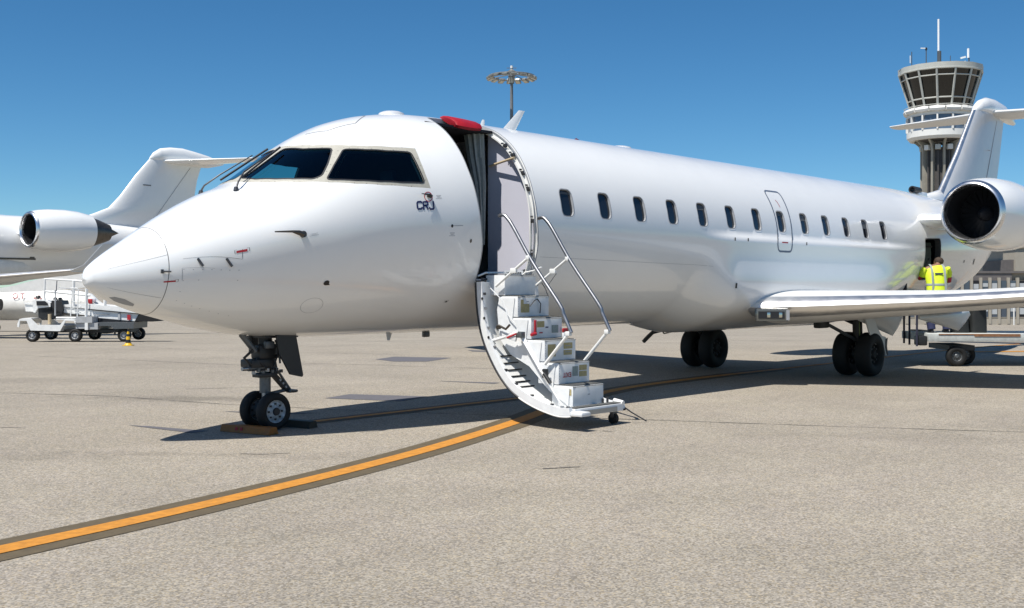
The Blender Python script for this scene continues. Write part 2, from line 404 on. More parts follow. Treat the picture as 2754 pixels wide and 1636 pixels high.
# ------------------------------------------------------------------ MAIN JET: fuselage surface (x aft, th 0 = port side, pi/2 = top)
def _fv(x, th, off=0.): return Vector(fus(x, th, off))
def fnorm(x, th):
    e = 1e-3; a = _fv(min(x+e, 24.6), th)-_fv(max(x-e, 0), th); c = _fv(x, th+e)-_fv(x, th-e)
    n = a.cross(c)
    if n.length < 1e-12: return Vector((-1, 0, 0))
    n.normalize(); p = _fv(x, th)
    if n.dot(Vector((0, p.y, p.z-pch(MID, x)))) < 0: n = -n
    return n
def surf(x, th, h=0.):
    return _fv(x, th)+fnorm(x, th)*h
def dense(poly, st=.05, closed=True):
    out_ = []; n = len(poly)
    for i in range(n if closed else n-1):
        a, c = poly[i], poly[(i+1) % n]; k = max(1, int(math.ceil(math.hypot(c[0]-a[0], (c[1]-a[1])*1.3)/st)))
        for j in range(k): out_.append((a[0]+(c[0]-a[0])*j/k, a[1]+(c[1]-a[1])*j/k))
    if not closed: out_.append(poly[-1])
    return out_
def rounded(poly, r, n=4):
    """round the corners of an outline"""
    out_ = []; N = len(poly)
    for i in range(N):
        p0, p1, p2 = Vector(poly[i-1]), Vector(poly[i]), Vector(poly[(i+1) % N])
        d0 = (p0-p1); d2 = (p2-p1); rr = min(r, d0.length*.45, d2.length*.45)
        a = p1+d0.normalized()*rr; c = p1+d2.normalized()*rr
        for k in range(n+1):
            t = k/n; out_.append(tuple((1-t)**2*a+2*t*(1-t)*p1+t*t*c))
    return out_
def mirror(poly): return [(x, PI-t) for x, t in reversed(poly)]
def inpoly(p, poly):
    x, y = p; c = False; n = len(poly); j = n-1
    for i in range(n):
        xi, yi = poly[i]; xj, yj = poly[j]
        if (yi > y) != (yj > y) and x < (xj-xi)*(y-yi)/(yj-yi)+xi: c = not c
        j = i
    return c

WS1 = rounded([(1.752, 1.50), (2.275, 1.50), (2.32, 1.24), (2.395, 1.125), (2.508, .995), (2.35, .835), (2.22, .725), (2.13, .737), (1.99, .873), (1.872, 1.03), (1.767, 1.256)], .03)
WS2 = rounded([(2.255, .650), (2.406, .773), (2.60, .905), (2.81, .789), (3.032, .712), (3.32, .652), (3.329, .50), (3.352, .345), (3.057, .374), (2.785, .424), (2.54, .502), (2.30, .615)], .03)
FRP = [(1.672, PI/2), (1.680, 1.31), (1.783, 1.043), (1.995, .783), (2.26, .587), (2.524, .46), (2.822, .37), (3.156, .314), (3.427, .285), (3.405, .414), (3.401, .55), (3.421, .696), (3.142, .747), (2.845, .84), (2.681, .936), (2.539, 1.054), (2.427, 1.207), (2.36, 1.40), (2.35, PI/2)]
FRAME = FRP + [(x, PI-t) for x, t in reversed(FRP[1:-1])]
DOOR = rounded([(4.25, -.57), (4.20, -.22), (4.155, -.08), (4.10, .17), (4.065, .47), (4.075, .75), (4.11, 1.10), (4.16, 1.27), (5.02, 1.27), (5.13, 1.10), (5.135, .85), (5.105, .5), (5.10, .28), (5.12, 0), (5.165, -.21), (5.19, -.57)], .05, 3)
CARGO = rounded([(17.10, .14), (18.00, .14), (18.03, -.50), (17.13, -.50)], .07)
EXIT = rounded([(11.07, .62), (11.55, .62), (11.52, -.14), (11.08, -.14)], .07)
def winpoly(xc, g=0.):
    return rounded([(xc-.118-g, .215-.128-g*.75), (xc+.118+g, .215-.128-g*.75), (xc+.118+g, .215+.128+g*.75), (xc-.118-g, .215+.128+g*.75)], .07, 4)
WX = [5.7326+.78576*i for i in range(13)]
LIGHTS = []
polys = {}
polys['door_p'] = ('hole', DOOR)
polys['cargo'] = ('hole', CARGO)
polys['ws1'] = ('hole', WS1); polys['ws2'] = ('hole', WS2); polys['ws1m'] = ('hole', mirror(WS1)); polys['ws2m'] = ('hole', mirror(WS2))
polys['frame'] = ('frame', FRAME)
for i, x in enumerate(WX):
    polys['w%d' % i] = ('hole', winpoly(x)); polys['wm%d' % i] = ('hole', mirror(winpoly(x)))
T0, T1 = -PI/2, 3*PI/2
xs = [0, .012, .03, .055, .09, .13, .18, .24, .31, .38, .46, .55, .63]+[.63+.085*k for k in range(1, 45)]
x = xs[-1]
while x < 16: x += .155; xs.append(x)
while x < 24.35: x += .2; xs.append(min(x, 24.6))
xs[-1] = 24.6
xs = sorted(set(round(a, 4) for a in xs)); NT = 96
KT = .9
verts2 = []; key = {}
def av(x, t):
    k = (round(x, 5), round(t, 5))
    if k not in key: key[k] = len(verts2); verts2.append((x, t))
    return key[k]
edges2 = []
pd = {}
for nme, (kind, P) in polys.items():
    D_ = dense(P, .06); pd[nme] = (kind, D_); ids = [av(*p) for p in D_]
    edges2 += [(ids[i], ids[(i+1) % len(ids)]) for i in range(len(ids))]
npoly = len(verts2)
def near_poly(x, t):
    return any(abs(x-a) < .022 and abs(t-c) < .022 for a, c in verts2[:npoly])
for x in xs:
    for k in range(NT+1):
        t = T0+(T1-T0)*k/NT
        if k in (0, NT) or x in (0, 24.6) or abs(x-.63) < 1e-6 or not near_poly(x, t): av(x, t)
cid = [av(.63, T0+(T1-T0)*k/NT) for k in range(NT+1)]; edges2 += list(zip(cid[:-1], cid[1:]))
res_ = geometry.delaunay_2d_cdt([Vector((a, c*KT)) for a, c in verts2], edges2, [], 0, 1e-6)
V2 = [(v.x, v.y/KT) for v in res_[0]]; F2 = [tuple(f) for f in res_[2]]
bbox = {k: (min(p[0] for p in P), max(p[0] for p in P), min(p[1] for p in P), max(p[1] for p in P)) for k, (kd, P) in pd.items()}
def classify(c):
    kind = None
    for k, (kd, P) in pd.items():
        bb = bbox[k]
        if bb[0] < c[0] < bb[1] and bb[2] < c[1] < bb[3] and inpoly(c, P):
            if kd == 'hole': return 'hole'
            kind = kd
    if kind: return kind
    return 'radome' if c[0] < .63 else 'skin'
groups = {'skin': [], 'frame': [], 'radome': [], 'hole': []}
for f in F2:
    c = (sum(V2[i][0] for i in f)/3, sum(V2[i][1] for i in f)/3); groups[classify(c)].append(f)
def skin_mesh(name, faces, mats, parent, off=0., flip=False, extra=None):
    used = sorted(set(i for f in faces for i in f)); mp = {j: k for k, j in enumerate(used)}
    # close the tube at the seam and tips
    vs = [tuple(surf(*V2[j], off)) for j in used]; nn = [fnorm(*V2[j]) for j in used]
    b = MB(); b.add(vs, [[mp[i] for i in f] for f in faces], mats, True)
    nv = len(vs)
    if extra: extra(b)
    o = b.build(name, parent, fixn=False); me = o.data
    # face orientation must follow the analytic normals
    fl = []
    for p in me.polygons:
        i = p.vertices[0]
        if i < nv:
            s_ = p.normal.dot(nn[i])
            if (s_ < 0) != flip: fl.append(p.index)
    if fl:
        bm = bmesh.new(); bm.from_mesh(me); bm.faces.ensure_lookup_table()
        bmesh.ops.reverse_faces(bm, faces=[bm.faces[i] for i in fl]); bm.to_mesh(me); bm.free()
    ln = []
    for p in me.polygons:
        for li in p.loop_indices:
            vi = me.loops[li].vertex_index
            if vi < nv and all(v < nv for v in p.vertices): ln.append((-nn[vi] if flip else nn[vi]))
            else: ln.append(p.normal.copy())
    me.normals_split_custom_set(ln)
    return o
def rim(b, poly, depth_, m, lip=0., st=.06, cap=None):
    """walls that run from the skin inward round an opening"""
    P = dense(poly, st); n = len(P); vs = [surf(x, t, lip) for x, t in P]+[surf(x, t, -depth_) for x, t in P]
    b.add(vs, [(i, (i+1) % n, (i+1) % n+n, i+n) for i in range(n)], m, False)
def patch(b, poly, h, m, st=.06):
    """a sheet that follows the skin inside an outline, at height h"""
    P = dense(poly, st); n0 = len(P); V = [Vector((p[0], p[1]*KT)) for p in P]
    x0, x1 = min(p[0] for p in P), max(p[0] for p in P); t0, t1 = min(p[1] for p in P), max(p[1] for p in P)
    k = st*1.2; xx = x0+k
    while xx < x1:
        tt = t0+k
        while tt < t1:
            if inpoly((xx, tt), P): V.append(Vector((xx, tt*KT)))
            tt += k
        xx += k
    r = geometry.delaunay_2d_cdt(V, [(i, (i+1) % n0) for i in range(n0)], [], 0, 1e-6)
    W = [(v.x, v.y/KT) for v in r[0]]; fs = []
    for f in r[2]:
        c = (sum(W[i][0] for i in f)/3, sum(W[i][1] for i in f)/3)
        if inpoly(c, P): fs.append(tuple(f))
    b.add([surf(x, t, h) for x, t in W], fs, m, True)
def ring(b, poly, g, h, m, st=.06, out=True):
    """a flat band of width g just outside (or inside) an outline"""
    P = dense(poly, st); n = len(P); cx = sum(p[0] for p in P)/n; cy = sum(p[1] for p in P)/n
    A, B = [], []
    area = sum(P[i][0]*P[(i+1) % n][1]-P[(i+1) % n][0]*P[i][1] for i in range(n)); sg = 1 if area > 0 else -1
    if not out: sg = -sg
    for i in range(n):
        p0, p1 = P[i-1], P[(i+1) % n]; dx, dy = (p1[0]-p0[0]), (p1[1]-p0[1])*1.345; L_ = math.hypot(dx, dy) or 1
        nx, ny = dy/L_*sg, -dx/L_*sg
        A.append(surf(P[i][0], P[i][1], h)); B.append(surf(P[i][0]+nx*g, P[i][1]+ny*g/1.345, h))
    b.add(A+B, [(i, (i+1) % n, (i+1) % n+n, i+n) for i in range(n)], m, True)
def sline(b, pts, wd, h, m, st=.05):
    """a thin line lying on the skin through (x, th) points"""
    P = dense(pts, st, False); A = []; n = len(P)
    for i in range(n):
        p0, p1 = P[max(i-1, 0)], P[min(i+1, n-1)]; dx, dy = (p1[0]-p0[0]), (p1[1]-p0[1])*1.2; L_ = math.hypot(dx, dy) or 1
        nx, ny = -dy/L_*wd/2, dx/L_*wd/2/1.2
        A += [surf(P[i][0]+nx, P[i][1]+ny, h), surf(P[i][0]-nx, P[i][1]-ny, h)]
    b.add(A, [(2*i, 2*i+1, 2*i+3, 2*i+2) for i in range(n-1)], m, True)
def disc2(c, rx, rt, n=14, rot=0.):
    return [(c[0]+rx*math.cos(2*PI*k/n)*math.cos(rot)-rt*1.2*math.sin(2*PI*k/n)*math.sin(rot), c[1]+rx/1.2*math.cos(2*PI*k/n)*math.sin(rot)+rt*math.sin(2*PI*k/n)*math.cos(rot)) for k in range(n)]
def stext(b, s, size, c, m, h=.003, bold=0.):
    """lettering laid on the port skin; c = (x, th) of its middle"""
    vs, fs = text_tris(s, size, bold); zs = [v.y for v in vs]; z0 = (min(zs)+max(zs))/2; r = 1.3
    b.add([surf(c[0]+v.x, c[1]+(v.y-z0)/r, h) for v in vs], fs, m, True)

J = empty('passenger_jet', (0, 0, 0), 0, 'white twin-engine passenger jet parked in the foreground with its airstair lowered', 'jet airliner')
def spin_seam(b): pass
fuselage = skin_mesh('fuselage', groups['skin'], M['paint'], J)
radome = skin_mesh('radome', groups['radome'], M['paint'], J, extra=lambda b: b.add([_fv(0, 2*PI*k/24)+Vector((-.001, 0, 0)) for k in range(24)]+[Vector((-.006, 0, 1.65))], [(k, (k+1) % 24, 24) for k in range(24)], M['paint'], True))
wframe = skin_mesh('windshield_frame', groups['frame'], M['frame'], J)
# ---- cockpit and cabin glazing
for nme, P, m_, lab in (('w1', WS1, 'cglass', None), ('w2', WS2, 'cglass', None), ('w3', mirror(WS1), 'cglass', None), ('w4', mirror(WS2), 'cglass', None)):
    fr = MB(); ring(fr, P, .016, .004, M['seal']); rim(fr, P, .03, M['seal']); f_ = fr.build('windscreen', J)
    g = MB(); patch(g, P, -.006, M[m_]); g.build('pane', f_)
BL_ = {0: .30, 4: .27, 7: .29, 8: .25, 9: .30, 11: .22, 12: .29}
M['blind'] = mat('window_blind_grey', (.075, .08, .085), .5)
for i, x in enumerate(WX):
    for mir in (False, True):
        P = winpoly(x); P = mirror(P) if mir else P
        fr = MB(); ring(fr, P, .012, .002, M['grime']); rim(fr, P, .028, M['grime'])
        f_ = fr.build('cabin_window', J); g = MB(); patch(g, P, -.026, M['pane'])
        if not mir and i in BL_: patch(g, [(x-.105, BL_[i]), (x+.105, BL_[i]), (x+.10, .325), (x-.10, .325)], -.0225, M['blind'])
        g.build('pane', f_)

# ---- inside of the cockpit
def liner(b):
    fs = [f for f in groups['skin']+groups['frame'] if all(.9 < V2[i][0] < 4.02 for i in f)]
    used = sorted(set(i for f in fs for i in f)); mp = {j: k for k, j in enumerate(used)}
    b.add([surf(*V2[j], -.05) for j in used], [[mp[i] for i in f] for f in fs], M['navyin'], True)
part('cockpit_lining', J, liner, fixn=False)
def bulk(b, x, m, y0=-9, y1=9):
    pts = []
    for k in range(48):
        p = surf(x, T0+2*PI*k/48, -.04); pts.append((min(max(p.y, y0), y1), p.z))
    b.prism(pts, 'X', x-.01, x+.01, m)
part('cockpit_bulkhead', J, lambda b: bulk(b, 4.0, M['darkin']))
def dash(b):
    b.loft([[(x, yy*s, z+.03*math.cos(yy*1.6)) for yy in [-1+.2*k for k in range(11)]] for x, s, z in ((1.6, .42, 2.33), (1.85, .62, 2.48), (2.1, .80, 2.55), (2.3, .88, 2.52), (2.33, .88, 2.2))], M['darkmetal'], closed=False, cap=False)
    b.box((1.98, -.42, 2.58), (.26, .26, .02), M['teal'], rot=.3); b.box((2.25, -.62, 2.60), (.20, .12, .03), M['teal'], rot=-.4)  # teal slabs stand in for sky tint seen through the far panes
    b.box((2.0, .1, 2.60), (.2, .25, .02), M['teal'])
part('instrument_panel', J, dash)
def seat(b, y):
    b.box((3.10, y*.9, 2.05), (.5, .5, .14), M['navyin'], bev=.05); b.box((3.40, y*.9, 2.40), (.12, .46, .7), M['navyin'], bev=.05); b.box((3.46, y*.9, 2.83), (.08, .22, .16), M['navyin'], bev=.03)
for y in (-.55, .55): part('pilot_seat', J, lambda b: seat(b, y))
part('cockpit_floor', J, lambda b: b.box((3.0, 0, 1.75), (1.9, 1.7, .04), M['darkin']))

# ---- door opening, entry space
def jamb(b):
    rim(b, DOOR, .07, M['pipe']); ring(b, DOOR, .012, .003, M['grime'])
    # inner flange of the aft edge with latches
    for t in [-.45+.1*k for k in range(16)]:
        xe = 5.19-.12*min(1, max(0, (t+.5)/.7)) if t < .2 else 5.105
    for t in (-.3, .02, .33, .5, .72, .86):
        xe = 5.10 if t > -.1 else 5.16
        c = surf(xe-.012, t, -.045); b.box(c, (.03, .05, .05), M['darkmetal'], bev=.008); b.box(surf(xe-.02, t+.04, -.05), (.03, .02, .02), M['steel'])
jm = part('door_frame', J, jamb, fixn=False)
def jflange(b):
    # white curved frame standing inside the aft edge
    for (d0, d1, w0, w1, m_) in ((.065, .085, -.035, .0, 'pipe'), (.012, .018, -.02, 0, 'grime')):
        A = []; ts = [-.52+.05*k for k in range(36)]
        for t in ts:
            xe = 5.105 if -.05 < t < .6 else (5.105+.085*(-t-.05)/.45 if t <= -.05 else 5.105+.03*min(1, (t-.6)/.3))
            A.append([surf(xe+w0, t, -d0), surf(xe+w1, t, -d0), surf(xe+w1, t, -d1), surf(xe+w0, t, -d1)])
        b.loft(A, M[m_], closed=True)
part('door_frame_rib', J, jflange)
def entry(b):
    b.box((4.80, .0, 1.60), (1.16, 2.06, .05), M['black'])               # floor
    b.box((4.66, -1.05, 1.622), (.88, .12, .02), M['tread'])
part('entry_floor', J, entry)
def aftpart(b):
    poly = []
    for k in range(17):
        t = -.45+k*.115; p = surf(5.21, t, -.09); poly.append((p.y, p.z))
    poly = [p for p in poly if p[0] < -.46] + [(-.45, 3.5), (-.45, 1.62)]  # stops short; the dark gap beyond stands in for its shaded part
    b.prism(poly, 'X', 5.195, 5.215, M['lav'])
part('cabin_partition', J, aftpart)
def lowpart(b): b.box((5.185, -.74, 1.66), (.02, .86, .07), M['black']); b.box((5.172, -.74, 1.70), (.008, .8, .012), M['steel'])
part('partition_kick_strip', J, lowpart)
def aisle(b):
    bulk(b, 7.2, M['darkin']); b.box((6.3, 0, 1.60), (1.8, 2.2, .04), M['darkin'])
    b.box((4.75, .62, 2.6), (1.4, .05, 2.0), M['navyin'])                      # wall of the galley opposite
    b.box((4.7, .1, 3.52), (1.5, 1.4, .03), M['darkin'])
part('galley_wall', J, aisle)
def curtain(b):
    rings = []
    for z, cx, cy, rx, ry in ((3.50, 5.02, -.37, .08, .13), (3.2, 5.04, -.39, .07, .11), (2.9, 5.07, -.42, .06, .08), (2.6, 5.08, -.43, .045, .06), (2.3, 5.09, -.44, .035, .04), (2.1, 5.10, -.44, .025, .025)):
        R_ = []
        for k in range(40):
            t = 2*PI*k/40; f = 1+.22*math.sin(t*9+z*2); R_.append((cx+rx*f*math.cos(t), cy+ry*f*math.sin(t), z))
        rings.append(R_)
    b.loft(rings, M['curtain'])
part('curtain', J, curtain)
part('grab_bar', J, lambda b: b.tube([(5.15, -.52, 3.10), (5.06, -1.02, 3.16)], .016, M['tan']))
def pad(b):
    rings = []
    for x, s in ((4.43, .82), (4.46, 1), (4.60, 1.03), (4.75, 1.0), (4.85, 1.02), (4.89, .8)):
        R_ = []
        for t, h in ((1.33, .010), (1.29, .035), (1.23, .050), (1.16, .056), (1.09, .052), (1.055, .02), (1.07, -.02), (1.12, -.025), (1.19, -.025), (1.27, -.015)):
            R_.append(surf(x, 1.19+(t-1.19)*s, h*s+(.008*math.sin(x*40+t*9))))
        rings.append(R_)
    b.loft(rings, M['redpad'])
part('door_head_pad', J, pad, auto=50)
def placard(b):
    b.box((4.985, -1.08, 1.715), (.24, .012, .10), M['step'], rot=-.75)
    for k, (z, wd) in enumerate(((1.735, .17), (1.705, .13))):
        for j in range(9): b.box(Vector((4.985, -1.08, z))+Matrix.Rotation(-.75, 3, 'Z') @ Vector((-wd/2+wd*j/8.+(k*.02), -.008, 0)), (wd/8*.65, .003, .02), M['black'], rot=-.75)
part('sill_placard', J, placard)
def sillbars(b):
    b.tube([(4.28, -1.15, 1.69), (4.36, -1.20, 1.73), (4.7, -1.2, 1.735), (4.78, -1.18, 1.70)], .012, M['pipe'])
    b.box((4.71, -1.13, 1.60), (.86, .14, .08), M['black'])
    b.tube([(4.27, -1.22, 1.655), (5.16, -1.22, 1.655)], .014, M['darkmetal'])
    b.tube([(4.95, -1.19, 1.66), (5.0, -1.26, 1.74), (5.02, -1.38, 1.76), (5.02, -1.5, 1.80)], .010, M['pipe'])
part('sill_rail', J, sillbars)
def sill(b): rim(b, [(4.235, -.5), (5.19, -.5), (5.19, -.56), (4.235, -.56)], .1, M['black'])
def doorstain(b): pass

# ---- cargo hatch opening and bay
def cargo(b):
    rim(b, CARGO, .12, M['darkmetal'])
    ring(b, CARGO, .014, .003, M['grime'])
part('cargo_door_frame', J, cargo, fixn=False)
def bay(b):
    b.box((17.55, .1, 2.1), (2.2, .04, 1.6), M['darkin']); b.box((16.5, -.5, 2.1), (.04, 1.4, 1.6), M['darkin']); b.box((18.6, -.5, 2.1), (.04, 1.2, 1.6), M['darkin'])
    b.box((17.55, -.3, 1.60), (2.2, 1.5, .04), M['darkin']); b.box((17.55, -.35, 2.80), (2.2, 1.5, .04), M['darkin'])
part('cargo_bay', J, bay)
mdo = mat('open_hatch_inner', (.06, .085, .075), .6, var=.3, scale=6)
def cdoor(b):
    b.box((17.85, -1.02, 2.13), (.30, .05, .72), mdo, rot=-.5, bev=.02); b.box((17.85, -1.06, 2.40), (.26, .03, .03), M['black'], rot=-.5)
    b.tube([(17.72, -1.08, 2.0), (17.9, -1.1, 2.15)], .012, M['darkmetal'])
part('cargo_door', J, cdoor)
# ---- small marks and fittings on the skin
def overwing(b):
    ring(b, EXIT, .03, .0025, M['navy'] if False else mat('exit_outline_blue', (.11, .14, .20), .5))
def outline_exit(b): overwing(b); 
part('emergency_exit', J, outline_exit, fixn=False)
part('exit_marking', J, lambda b: b.add([surf(11.2, -.035, .003), surf(11.4, -.035, .003), surf(11.4, -.05, .003), surf(11.2, -.05, .003)], [(0, 1, 2, 3)], M['red']), fixn=False)
part('exit_marking', J, lambda b: sline(b, [(11.27, .50), (11.31, .46), (11.33, .40)], .012, .003, M['red']), fixn=False)
ml = M['line']
for pts, wd_, m_ in (([(.63, T0+(T1-T0)*k/60) for k in range(61)], .006, ml), ([(.157, .3956), (.626, .3148)], .007, ml), ([(.161, -.5905), (.614, -.6932)], .007, ml),
                     ([(.746, .1182), (1.261, -.1108), (1.26, .02)], .005, ml), ([(1.021, -.1748), (.737, -.068), (.748, -.3016)], .004, M['grime']),
                     ([(2.60, 1.52), (2.72, 1.32), (3.05, 1.25), (3.40, 1.45), (3.42, 1.57)], .012, ml), ([(5.25, -.31), (8, -.34), (9.2, -.35)], .003, M['grime'])):
    part('panel_seam', J, lambda b: sline(b, pts, wd_, .0012, m_), fixn=False)
for x, t in [(0.753, -0.0971), (0.833, -0.1339), (0.914, -0.1623), (0.994, -0.1871), (1.077, -0.2096), (1.155, -0.229), (1.241, -0.245), (0.757, -0.3124), (0.89, -0.3294), (1.245, -0.3793), (0.754, -0.5296), (0.755, -0.7365), (0.837, -0.7875), (0.914, -0.834), (1.0, -.87), (1.1, -.90), (1.2, -.93), (1.31, -.95)]:
    part('fastener', J, lambda b: patch(b, disc2((x, t), .006, .005, 8), .0015, M['grime']), fixn=False)
part('service_panel_outline', J, lambda b: (lambda c: sline(b, c+[c[0]], .0035, .0012, M['grime']))(disc2((2.125, -.755), .13, .095, 44, rot=-.55)), fixn=False)
part('radar_access_disc', J, lambda b: patch(b, [(0.215, -1.1615), (0.247, -0.99), (0.333, -0.9532), (0.432, -1.06), (0.439, -1.1818), (0.356, -1.2508), (0.274, -1.2741)], .0015, M['grime']), fixn=False)
def redmark(b, x, t, full=True):
    patch(b, [(x-.05, t-.014), (x+.05, t-.020), (x+.05, t+.012), (x-.05, t+.018)], .002, M['red'])
    sline(b, [(x+.045, t+.03), (x+.07, t+.026), (x+.07, t-.022), (x+.045, t-.018)], .005, .002, ml)
    if full: sline(b, [(x-.045, t+.034), (x-.065, t+.038), (x-.065, t-.012), (x-.045, t-.016)], .005, .002, ml)
part('red_nose_mark', J, lambda b: redmark(b, .645, -.30, False), fixn=False)
part('red_nose_mark', J, lambda b: redmark(b, 1.255, -.005), fixn=False)
def letter(nm, xc, strokes):
    # heavy block capital, strokes on a 1 x 1 grid
    W_, H_ = .062, .062
    part('type_lettering', J, lambda b: sline(b, [(xc+(a-.5)*W_, .1375+(c-.5)*H_-(xc-3.318)*.05) for a, c in strokes], .021, .0025, M['navy']), fixn=False)
letter('C', 3.235, [(1, .78), (1, .95), (.85, 1), (.15, 1), (0, .85), (0, .15), (.15, 0), (.85, 0), (1, .08), (1, .25)])
letter('R', 3.320, [(0, -.1), (0, 1), (.85, 1), (1, .88), (1, .62), (.85, .5), (.1, .5), (.55, .5), (1, -.1)])
letter('J', 3.400, [(1, 1.1), (1, .12), (.85, 0), (.2, 0), (.05, .12), (.05, .32)])
def tinytext(b, x, t, rows=(.8, .5, 1.0), wd=.09):
    for k, r_ in enumerate(rows):
        n = int(8*r_)
        for j in range(n):
            xx = x-wd*r_/2+wd*r_*j/n; patch(b, [(xx, t-k*.012), (xx+wd*r_/n*.6, t-k*.012), (xx+wd*r_/n*.6, t-k*.012+.006), (xx, t-k*.012+.006)], .0016, M['grime'], st=.2)
part('warning_lettering', J, lambda b: tinytext(b, 1.965, .022, wd=.10), fixn=False)
part('warning_lettering', J, lambda b: tinytext(b, 3.52, .215, wd=.09), fixn=False)
part('warning_lettering', J, lambda b: tinytext(b, 3.70, -.112, wd=.09), fixn=False)
def probe(b, a, c, hk, r_=.012, m_='darkmetal'):
    p = surf(*a, 0.); p2 = surf(*c, hk); b.tube([p, p+(p2-p)*.3+fnorm(*a)*hk*.8, p2], [r_*1.3, r_, r_*.6], M[m_])
for a, c in (((.872, .02), (.912, -.105)), ((1.122, -.075), (1.17, -.18))): part('stall_strip_vane', J, lambda b: (b.tube([surf(*a, .006), surf(*c, .02)], .013, M['darkmetal']), b.tube([surf(*a, 0), surf(*a, .01)], .014, M['darkmetal'])))
part('ice_detector', J, lambda b: (b.tube([surf(.568, -.05, .012), surf(.649, -.092, .012)], .008, M['darkmetal']), b.box(surf(.575, -.053, .01), (.025, .02, .04), M['darkmetal'], bev=.004)))
def aoa(b):
    b.tube([surf(1.845, .045, .0), surf(1.845, .045, .03)], .035, M['hot']); 
    p = surf(1.835, .045, .035); b.tube([p, surf(1.79, .075, .055), surf(1.72, .11, .07), surf(1.555, .16, .075)], [.030, .026, .012, .007], M['hot'])
part('pitot_probe', J, aoa)
def pitot2(b):
    ring(b, disc2((3.372, .213), .05, .038, 18), .009, .002, M['red']); p = surf(3.40, .21, .03)
    b.tube([surf(3.40, .21, 0), surf(3.395, .212, .03), surf(3.36, .22, .045), surf(3.25, .235, .05)], [.016, .016, .013, .004], M['geardark'])
    b.box(surf(3.375, .213, .02), (.05, .04, .028), M['geardark'], bev=.008)
part('pitot_probe', J, pitot2, fixn=True)
part('static_port', J, lambda b: (patch(b, disc2((3.691, -.0487), .016, .014), .003, M['black']), sline(b, [(3.70, -.0487), (3.853, -.046)], .006, .002, M['grime'])), fixn=False)
part('static_port', J, lambda b: patch(b, disc2((3.993, -.18), .015, .018), .003, M['hot']), fixn=False)
part('drain_port', J, lambda b: (patch(b, disc2((2.178, -.49), .032, .026), .003, M['black']), patch(b, [(2.18, -.515), (2.225, -.515), (2.20, -.49)], .004, M['black'])), fixn=False)
part('drain_port', J, lambda b: (patch(b, disc2((3.955, -.78), .014, .012), .003, M['black']), sline(b, [(3.93, -.765), (3.93, -.795), (3.945, -.795)], .004, .002, ml), sline(b, [(3.965, -.765), (3.98, -.765), (3.98, -.795)], .004, .002, ml)), fixn=False)
for x, t, r_ in ((9.741, -.04, .016), (10.128, -.038, .016), (12.04, -.043, .016), (9.768, -.516, .02)): part('drain_port', J, lambda b: patch(b, [(x-r_, t-r_), (x+r_, t-r_), (x+r_, t+r_*1.3), (x-r_, t+r_*1.3)], .004, M['geardark']), fixn=False)
part('tail_cone_vent', J, lambda b: (patch(b, [(20.82, -.29), (20.93, -.29), (20.95, -.40), (20.86, -.40)], .005, M['black']), patch(b, [(19.83, -.26), (19.90, -.26), (19.90, -.30), (19.83, -.30)], .005, M['black'])), fixn=False)
# antennas and top fittings
def blade(b, x0, z0, h, c, lean, th_=.025, m='paint'):
    R = []
    for k in range(5):
        t = k/4; cc = c*(1-.55*t); xx = x0+lean*t; zz = z0+h*t
        R.append([(xx+cc*(.5+.5*math.cos(a)), th_*(1-.4*t)*math.sin(a)*(.6+.4*math.cos(a)), zz) for a in [2*PI*j/14 for j in range(14)]])
    b.loft(R, M[m])
part('antenna', J, lambda b: blade(b, 5.93, 3.68, .32, .27, .36, .03))
part('antenna', J, lambda b: blade(b, 5.50, 3.68, .11, .10, .06, .02))
part('roof_beacon', J, lambda b: b.rev([(3.64, .17), (3.685, .155), (3.705, .11), (3.71, 0)], M['paintgrey'], 20, T=Matrix.Translation((3.95, 0, 0))))
part('roof_fairing', J, lambda b: b.rev([(3.66, .2), (3.70, .18), (3.72, .10), (3.725, 0)], M['paintgrey'], 20, T=Matrix.Translation((8.6, 0, 0))))
part('roof_beacon', J, lambda b: b.rev([(3.68, .05), (3.715, .045), (3.74, 0)], mat('beacon_red_glass', (.12, .01, .015), .2), 14, T=Matrix.Translation((7.55, 0, 0))))
part('antenna', J, lambda b: blade(b, 3.86, 1.01, -.10, .10, .02, .012, 'paintgrey'))
part('antenna', J, lambda b: b.box((4.53, 0, .965), (.10, .05, .07), M['darkmetal'], bev=.015))
part('antenna', J, lambda b: b.box((5.55, 0, .975), (.06, .04, .06), M['darkmetal'], bev=.015))
# scoop ahead of the fin
def scoop(b):
    b.rev([(0, .085), (.38, .075)], M['geardark'], 16, 'X', T=Matrix.Translation((19.55, -.05, 3.76)))
    b.rev([(.0, .085), (.01, .06), (.3, .05)], M['black'], 16, 'X', T=Matrix.Translation((19.55, -.05, 3.76)))
    b.box((20.05, -.05, 3.66), (.5, .12, .16), M['paint'], bev=.05)
part('air_scoop', J, scoop)
# wipers
def wiper(b, s):
    pts = [surf(1.50, PI/2-s*.38, .02), surf(1.56, PI/2-s*.34, .07), surf(1.72, PI/2-s*.22, .10), surf(2.10, PI/2-s*.16, .08)]
    b.tube(pts, [.012, .010, .008, .006], M['darkmetal']); b.tube([surf(1.68, PI/2-s*.20, .05), surf(2.24, PI/2-s*.10, .05)], .012, M['seal'])
    b.rev([(0, .03), (.04, .02)], M['darkmetal'], 12, T=Matrix.Translation(surf(1.50, PI/2-s*.38, 0)))
part('wiper', J, lambda b: wiper(b, 1)); part('wiper', J, lambda b: wiper(b, -1))

